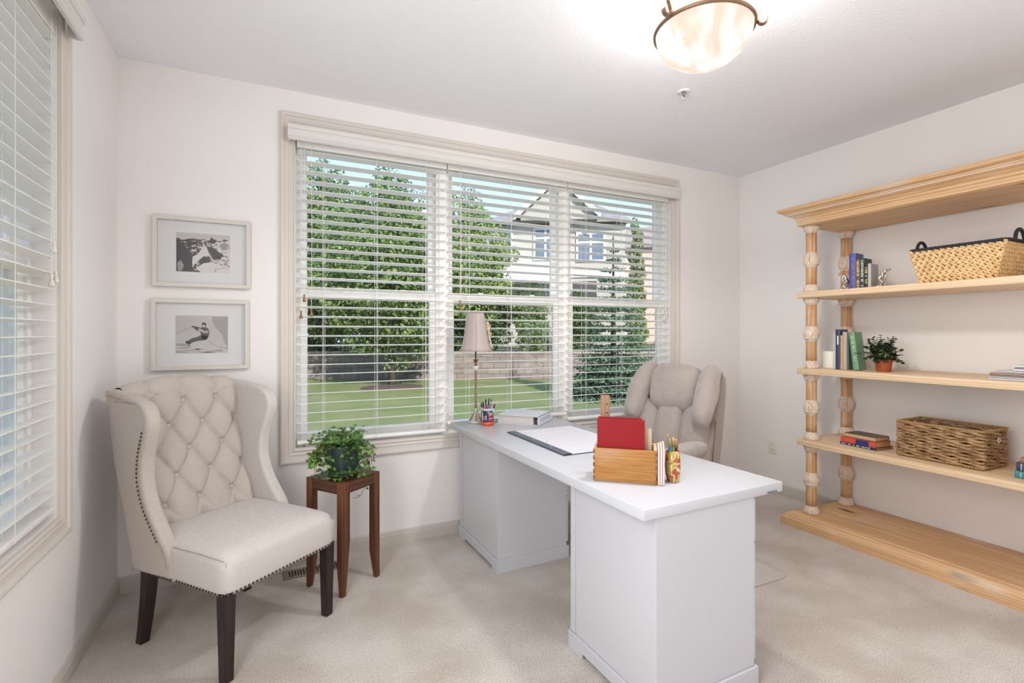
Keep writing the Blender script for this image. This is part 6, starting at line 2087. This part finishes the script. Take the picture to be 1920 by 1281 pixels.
# spruce: tiers of drooping branches
def spruce(label, base, h, R, n, seed, size=0.035):
    t = thing('spruce_tree', label, 'tree', base, 0, 'trees beyond the lawn')
    tr = MB(); tr.tube([(0, 0, 0), (0, 0, h)], [0.09, 0.01], 8); tr.build('trunk', M_bark, t)
    bl = []; rr = random.Random(seed)
    k = 17
    for i in range(k):
        f = i / (k - 1); z = 0.15 + f * (h - 0.3); w = R * (1 - f) ** 0.85 + 0.05
        nb = max(3, int(9 * (1 - f) + 3))
        for j in range(nb):
            a = j * 2 * PI / nb + i * 0.7
            bl.append(((w * 0.60 * math.cos(a), w * 0.60 * math.sin(a), z - 0.10 * w), (w * 0.42, w * 0.42, 0.045 + 0.055 * w)))
    foliage('needles', L_spruce, t, bl, n, size, seed, flat=0.9, shell=0.2)
spruce('blue-green spruce close to the window, behind the recliner', (7.40, 9.76, GZ), 3.95, 1.12, 24000, 7)
for i, (p, h) in enumerate((((13.2, 15.9, 0.55), 5.3), ((14.5, 15.6, 0.55), 5.1))):
    t = thing('arborvitae', ['narrow column evergreen at the right edge of the window view', 'second column evergreen, further right'][i], 'tree', p, 0, 'trees beyond the lawn')
    tr = MB(); tr.tube([(0, 0, 0), (0, 0, h * 0.8)], [0.07, 0.02], 6); tr.build('trunk', M_bark, t)
    foliage('foliage', L_dark if i else L_mid, t, [((0.08 * math.sin(k * 2), 0.08 * math.cos(k * 2), h * (0.08 + 0.88 * k / 12)), (0.45 * (1 - 0.6 * (k / 12) ** 2), 0.45 * (1 - 0.6 * (k / 12) ** 2), 0.35)) for k in range(13)], 6000, 0.05, 30 + i)

# retaining wall of stacked blocks
wc = Vector((4.93, 16.5, 0))
wm, nt, n, l, p = newmat('stacked_block')
tc_ = n.new('ShaderNodeTexCoord'); br = n.new('ShaderNodeTexBrick'); mp = n.new('ShaderNodeMapping'); mp.inputs['Rotation'].default_value = (rad(90), 0, 0)
l.new(tc_.outputs['Object'], mp.inputs[0]); l.new(mp.outputs[0], br.inputs['Vector'])
br.inputs['Color1'].default_value = srgb(142, 129, 118); br.inputs['Color2'].default_value = srgb(122, 111, 104); br.inputs['Mortar'].default_value = srgb(96, 88, 84)
br.inputs['Scale'].default_value = 1.0; br.inputs['Brick Width'].default_value = 0.42; br.inputs['Row Height'].default_value = 0.19; br.inputs['Mortar Size'].default_value = 0.012
l.new(br.outputs[0], p.inputs['Base Color']); p.inputs['Roughness'].default_value = 0.95
t = thing('retaining_wall', 'low tan block retaining wall across the back of the lawn', 'wall', (wc.x, wc.y, GZ), -VA)
m = MB(); m.box(-12, 12, 0, 0.3, 0, 0.86); m.build('blocks', wm, t)
m = MB()
rr2 = random.Random(1); x = -12
while x < 12:
    w = 0.45; m.box(x + 0.006, x + w - 0.006, -0.03, 0.33, 0.862, 0.94); x += w
m.build('cap_stones', mat('cap_stone', srgb(150, 139, 130), 0.9, bump=(12, 0.6, 0.02)), t, bevel=0.008, seg=1)
# planted bank behind
m = MB()
for (sa, sb, da, db, zz) in ((-12.5, 26, 0.30, 40, 0.62),):
    pts = [wc + vr * sa + vd * da, wc + vr * sb + vd * da, wc + vr * sb + vd * db, wc + vr * sa + vd * db]
    m.add([(q.x, q.y, GZ) for q in pts] + [(q.x, q.y, zz) for q in pts], [(0, 1, 2, 3), (4, 5, 6, 7), (0, 1, 5, 4), (1, 2, 6, 5), (2, 3, 7, 6), (3, 0, 4, 7)])
struct(m.build('planted_bank', mat('bank_soil', srgb(92, 92, 64), 1.0, noise=(1.2, 0.8, srgb(70, 80, 50)))))

# hedge shrubs along the wall
specs = [(-5.6, 1.3, 2.0), (-4.1, 1.2, 2.2), (-2.6, 1.3, 1.9), (-1.1, 1.25, 2.1), (0.5, 1.3, 2.0), (2.0, 1.2, 2.15), (3.5, 1.3, 2.0), (5.0, 1.2, 2.2)]
names_ = ['leftmost dark shrub of the hedge above the stone wall', 'second dark shrub of the hedge from the left', 'dark hedge shrub left of the broad tree trunk', 'dark hedge shrub straight behind the broad tree',
          'dark hedge shrub behind the table lamp', 'dark hedge shrub right of the table lamp', 'dark hedge shrub left of the spruce', 'rightmost dark shrub of the hedge, behind the spruce']
for i, (s, w, h) in enumerate(specs):
    q = wc + vr * s + vd * 1.35
    t = thing('hedge_shrub', names_[i], 'shrub', (q.x, q.y, 0.62), 0, 'hedge above the stone wall')
    st = MB(); st.tube([(0, 0, 0), (0, 0, h * 0.7)], [0.05, 0.02], 6); st.build('stem', M_bark, t)
    r3 = random.Random(50 + i)
    bl = [((r3.uniform(-.5, .5) * w * 0.7, r3.uniform(-.3, .3), h * (0.10 + 0.8 * k / 9)), (0.55 * w, 0.5, 0.33)) for k in range(10)]
    foliage('foliage', L_dark if i % 3 else L_mid, t, bl, 5200, 0.055, 60 + i)
q = wc + vr * 3.6 + vd * 5.2
t = thing('round_bush', 'clipped dome shaped bush in front of the beige house', 'shrub', (q.x, q.y, 0.62), 0)
st = MB(); st.tube([(0, 0, 0), (0, 0, 2)], [0.06, 0.03], 6); st.build('stem', M_bark, t)
foliage('foliage', L_dark, t, [((0, 0, 2.2), (0.72, 0.72, 0.85)), ((0, 0, 1.3), (0.6, 0.6, 0.8))], 5000, 0.045, 90, shell=0.85)

# ---- beige two-storey house
def house():
    t = thing('house', 'beige two-storey house with steep white-trimmed gable beyond the trees', 'house', (14.3, 24.19, 0.4), -VA - rad(4.9))
    sid, nt, n, l, p = newmat('lap_siding')
    tc_ = n.new('ShaderNodeTexCoord'); sz = n.new('ShaderNodeSeparateXYZ'); l.new(tc_.outputs['Object'], sz.inputs[0])
    mu = n.new('ShaderNodeMath'); mu.operation = 'MULTIPLY'; mu.inputs[1].default_value = 1 / 0.18; l.new(sz.outputs['Z'], mu.inputs[0])
    fr = n.new('ShaderNodeMath'); fr.operation = 'FRACT'; l.new(mu.outputs[0], fr.inputs[0])
    b = n.new('ShaderNodeBump'); b.inputs['Distance'].default_value = 0.06; l.new(fr.outputs[0], b.inputs['Height']); l.new(b.outputs[0], p.inputs['Normal'])
    p.inputs['Base Color'].default_value = srgb(198, 191, 180); p.inputs['Roughness'].default_value = 0.8
    roof = mat('grey_shingle', srgb(150, 146, 148), 0.95, noise=(3, 0.8, srgb(126, 122, 124)), bump=(12, 1, 0.05))
    wh = mat('house_white', srgb(232, 232, 232), 0.6); gl = mat('house_glass', srgb(96, 112, 128), 0.1, spec=0.8); dk = mat('house_dark', srgb(70, 66, 62), 0.7)
    k = 28 / 937.7
    def X(px): return (px - 1040) * k
    def Z(py): return 0.928 + (626 - py) * k
    m = MB(); m.box(X(915), X(1170), 0, 7, -0.4, Z(418)); m.build('wall', sid, t)
    # hipped main roof
    m = MB()
    e0, e1 = X(908), X(1177); ze = Z(416); zr = Z(338)
    m.add([(e0, -0.5, ze), (e1, -0.5, ze), (e1, 7.5, ze), (e0, 7.5, ze), (X(1030), 3.5, zr), (X(1085), 3.5, zr)], [(0, 1, 5, 4), (1, 2, 5), (2, 3, 4, 5), (3, 0, 4), (0, 3, 2, 1)])
    m.build('roof', roof, t)
    m = MB(); m.box(e0, e1, -0.56, -0.44, ze - 0.16, ze + 0.02); m.build('gutter', mat('gutter_brown', srgb(150, 138, 124), 0.5), t)
    m = MB(); m.box(e0, e1, -0.44, 0.0, ze - 0.17, ze - 0.13); m.build('soffit', dk, t)
    # front gable, projecting
    g0, g1, gp = X(968), X(1122), X(1046)
    m = MB(); m.prism([(g0 + 0.3, Z(418)), (g1 - 0.3, Z(418)), (g1 - 0.3, Z(408)), (gp, Z(350)), (g0 + 0.3, Z(408))], -0.9, 1.0, 'XZ'); m.build('gable_wall', sid, t)
    m = MB(); zg = Z(410); zt = Z(340)
    for sg in (0, 1):
        ga = g0 if sg == 0 else g1
        m.add([(ga, -1.2, zg), (gp, -1.2, zt), (gp, 3.5, zt), (ga, 3.5, zg), (ga, -1.2, zg - 0.12), (gp, -1.2, zt - 0.12), (gp, 3.5, zt - 0.12), (ga, 3.5, zg - 0.12)], [(0, 1, 2, 3), (4, 5, 6, 7), (0, 1, 5, 4), (2, 3, 7, 6), (3, 0, 4, 7)])
    m.build('gable_roof', roof, t)
    m = MB()
    for ga in (g0, g1):
        m.add([(ga, -1.26, zg + 0.02), (gp, -1.26, zt + 0.02), (gp, -1.26, zt - 0.30), (ga, -1.26, zg - 0.30), (ga, -1.19, zg + 0.02), (gp, -1.19, zt + 0.02), (gp, -1.19, zt - 0.30), (ga, -1.19, zg - 0.30)], [(0, 1, 2, 3), (4, 5, 6, 7), (0, 1, 5, 4), (2, 3, 7, 6)])
    m.build('rake_board', wh, t)
    # upper bay under the gable
    def win(x0, x1, z0, z1, y=-0.02, mull=1, trans=True):
        f = MB(); f.box(x0, x1, y - 0.08, y, z0, z1); w = f.build('window', wh, t)
        g = MB(); n_ = mull + 1; fw = (x1 - x0 - 0.12 * (n_ + 1)) / n_
        zt_ = z1 - 0.12
        for i in range(n_):
            a = x0 + 0.12 + i * (fw + 0.12)
            if trans:
                g.box(a, a + fw, y - 0.095, y - 0.075, z1 - 0.50, z1 - 0.12)
                g.box(a, a + fw, y - 0.095, y - 0.075, z0 + 0.12, z1 - 0.62)
            else: g.box(a, a + fw, y - 0.095, y - 0.075, z0 + 0.12, z1 - 0.12)
        g.build('window_panes', gl, w)
    win(X(1000), X(1046), Z(488), Z(428))
    win(X(1080), X(1134), Z(492), Z(437))
    win(X(940), X(962), Z(488), Z(432), mull=0)
    win(X(1020), X(1044), Z(562), Z(532), mull=0, trans=False)
    m = MB(); m.box(X(915), X(1170), -0.10, 0, Z(521), Z(512)); m.box(X(1046), X(1060), -0.06, 0, 0, Z(512)); m.build('belt_board', wh, t)
    m = MB(); m.add([(X(915), -1.5, Z(530)), (X(1060), -1.5, Z(530)), (X(1060), 0, Z(515)), (X(915), 0, Z(515)), (X(915), -1.5, Z(533)), (X(1060), -1.5, Z(533)), (X(1060), 0, Z(533)), (X(915), 0, Z(533))], [(0, 1, 2, 3), (4, 5, 6, 7), (0, 1, 5, 4), (1, 2, 6, 5), (3, 0, 4, 7)])
    m.build('porch_roof', wh, t)
    m = MB(); m.box(X(1074), X(1118), -0.03, 0, Z(562), Z(528)); m.build('garage_door', dk, t)
    m = MB(); m.tube([(X(1068), -0.5, ze - 0.1), (X(1066), -0.1, ze - 0.5), (X(1066), -0.1, 0)], 0.06, 8); m.build('downspout', wh, t)
house()
t = thing('house', 'pinkish tan neighbouring house behind the column evergreens', 'house', (24.6, 28.9, 0.4), -VA - rad(10))
m = MB(); m.box(-3.4, 5.0, 0, 8, -0.4, 7.3); m.build('wall', mat('tan_siding', srgb(206, 180, 164), 0.85), t)
m = MB(); m.add([(-3.9, -0.5, 7.2), (5.5, -0.5, 7.2), (5.5, 8.5, 7.2), (-3.9, 8.5, 7.2), (-0.5, 4, 9.6), (3.5, 4, 9.6)], [(0, 1, 5, 4), (1, 2, 5), (2, 3, 4, 5), (3, 0, 4), (0, 3, 2, 1)]); m.build('roof', mat('brown_shingle', srgb(158, 140, 132), 0.95), t)

# neighbour's wall seen through the side window
t = thing('side_building', 'taupe sided neighbouring wall seen through the side window', 'building', (-6.0, 2.5, GZ))
m = MB(); m.box(-0.3, 0.0, -9, 26, 0, 7.0); m.build('wall', mat('taupe_siding', srgb(222, 206, 186), 0.85), t)
for (a, b) in ((-4.4, -3.2), (9.5, 11.0), (19.0, 20.5)):
    f = MB(); f.box(0.0, 0.05, a, b, 1.2, 2.9); w = f.build('window', mat('house_white', (1, 1, 1, 1)), t)
    g = MB(); g.box(0.05, 0.06, a + 0.1, b - 0.1, 1.3, 2.8); g.build('pane', mat('side_glass', srgb(176, 174, 174), 0.4), w)
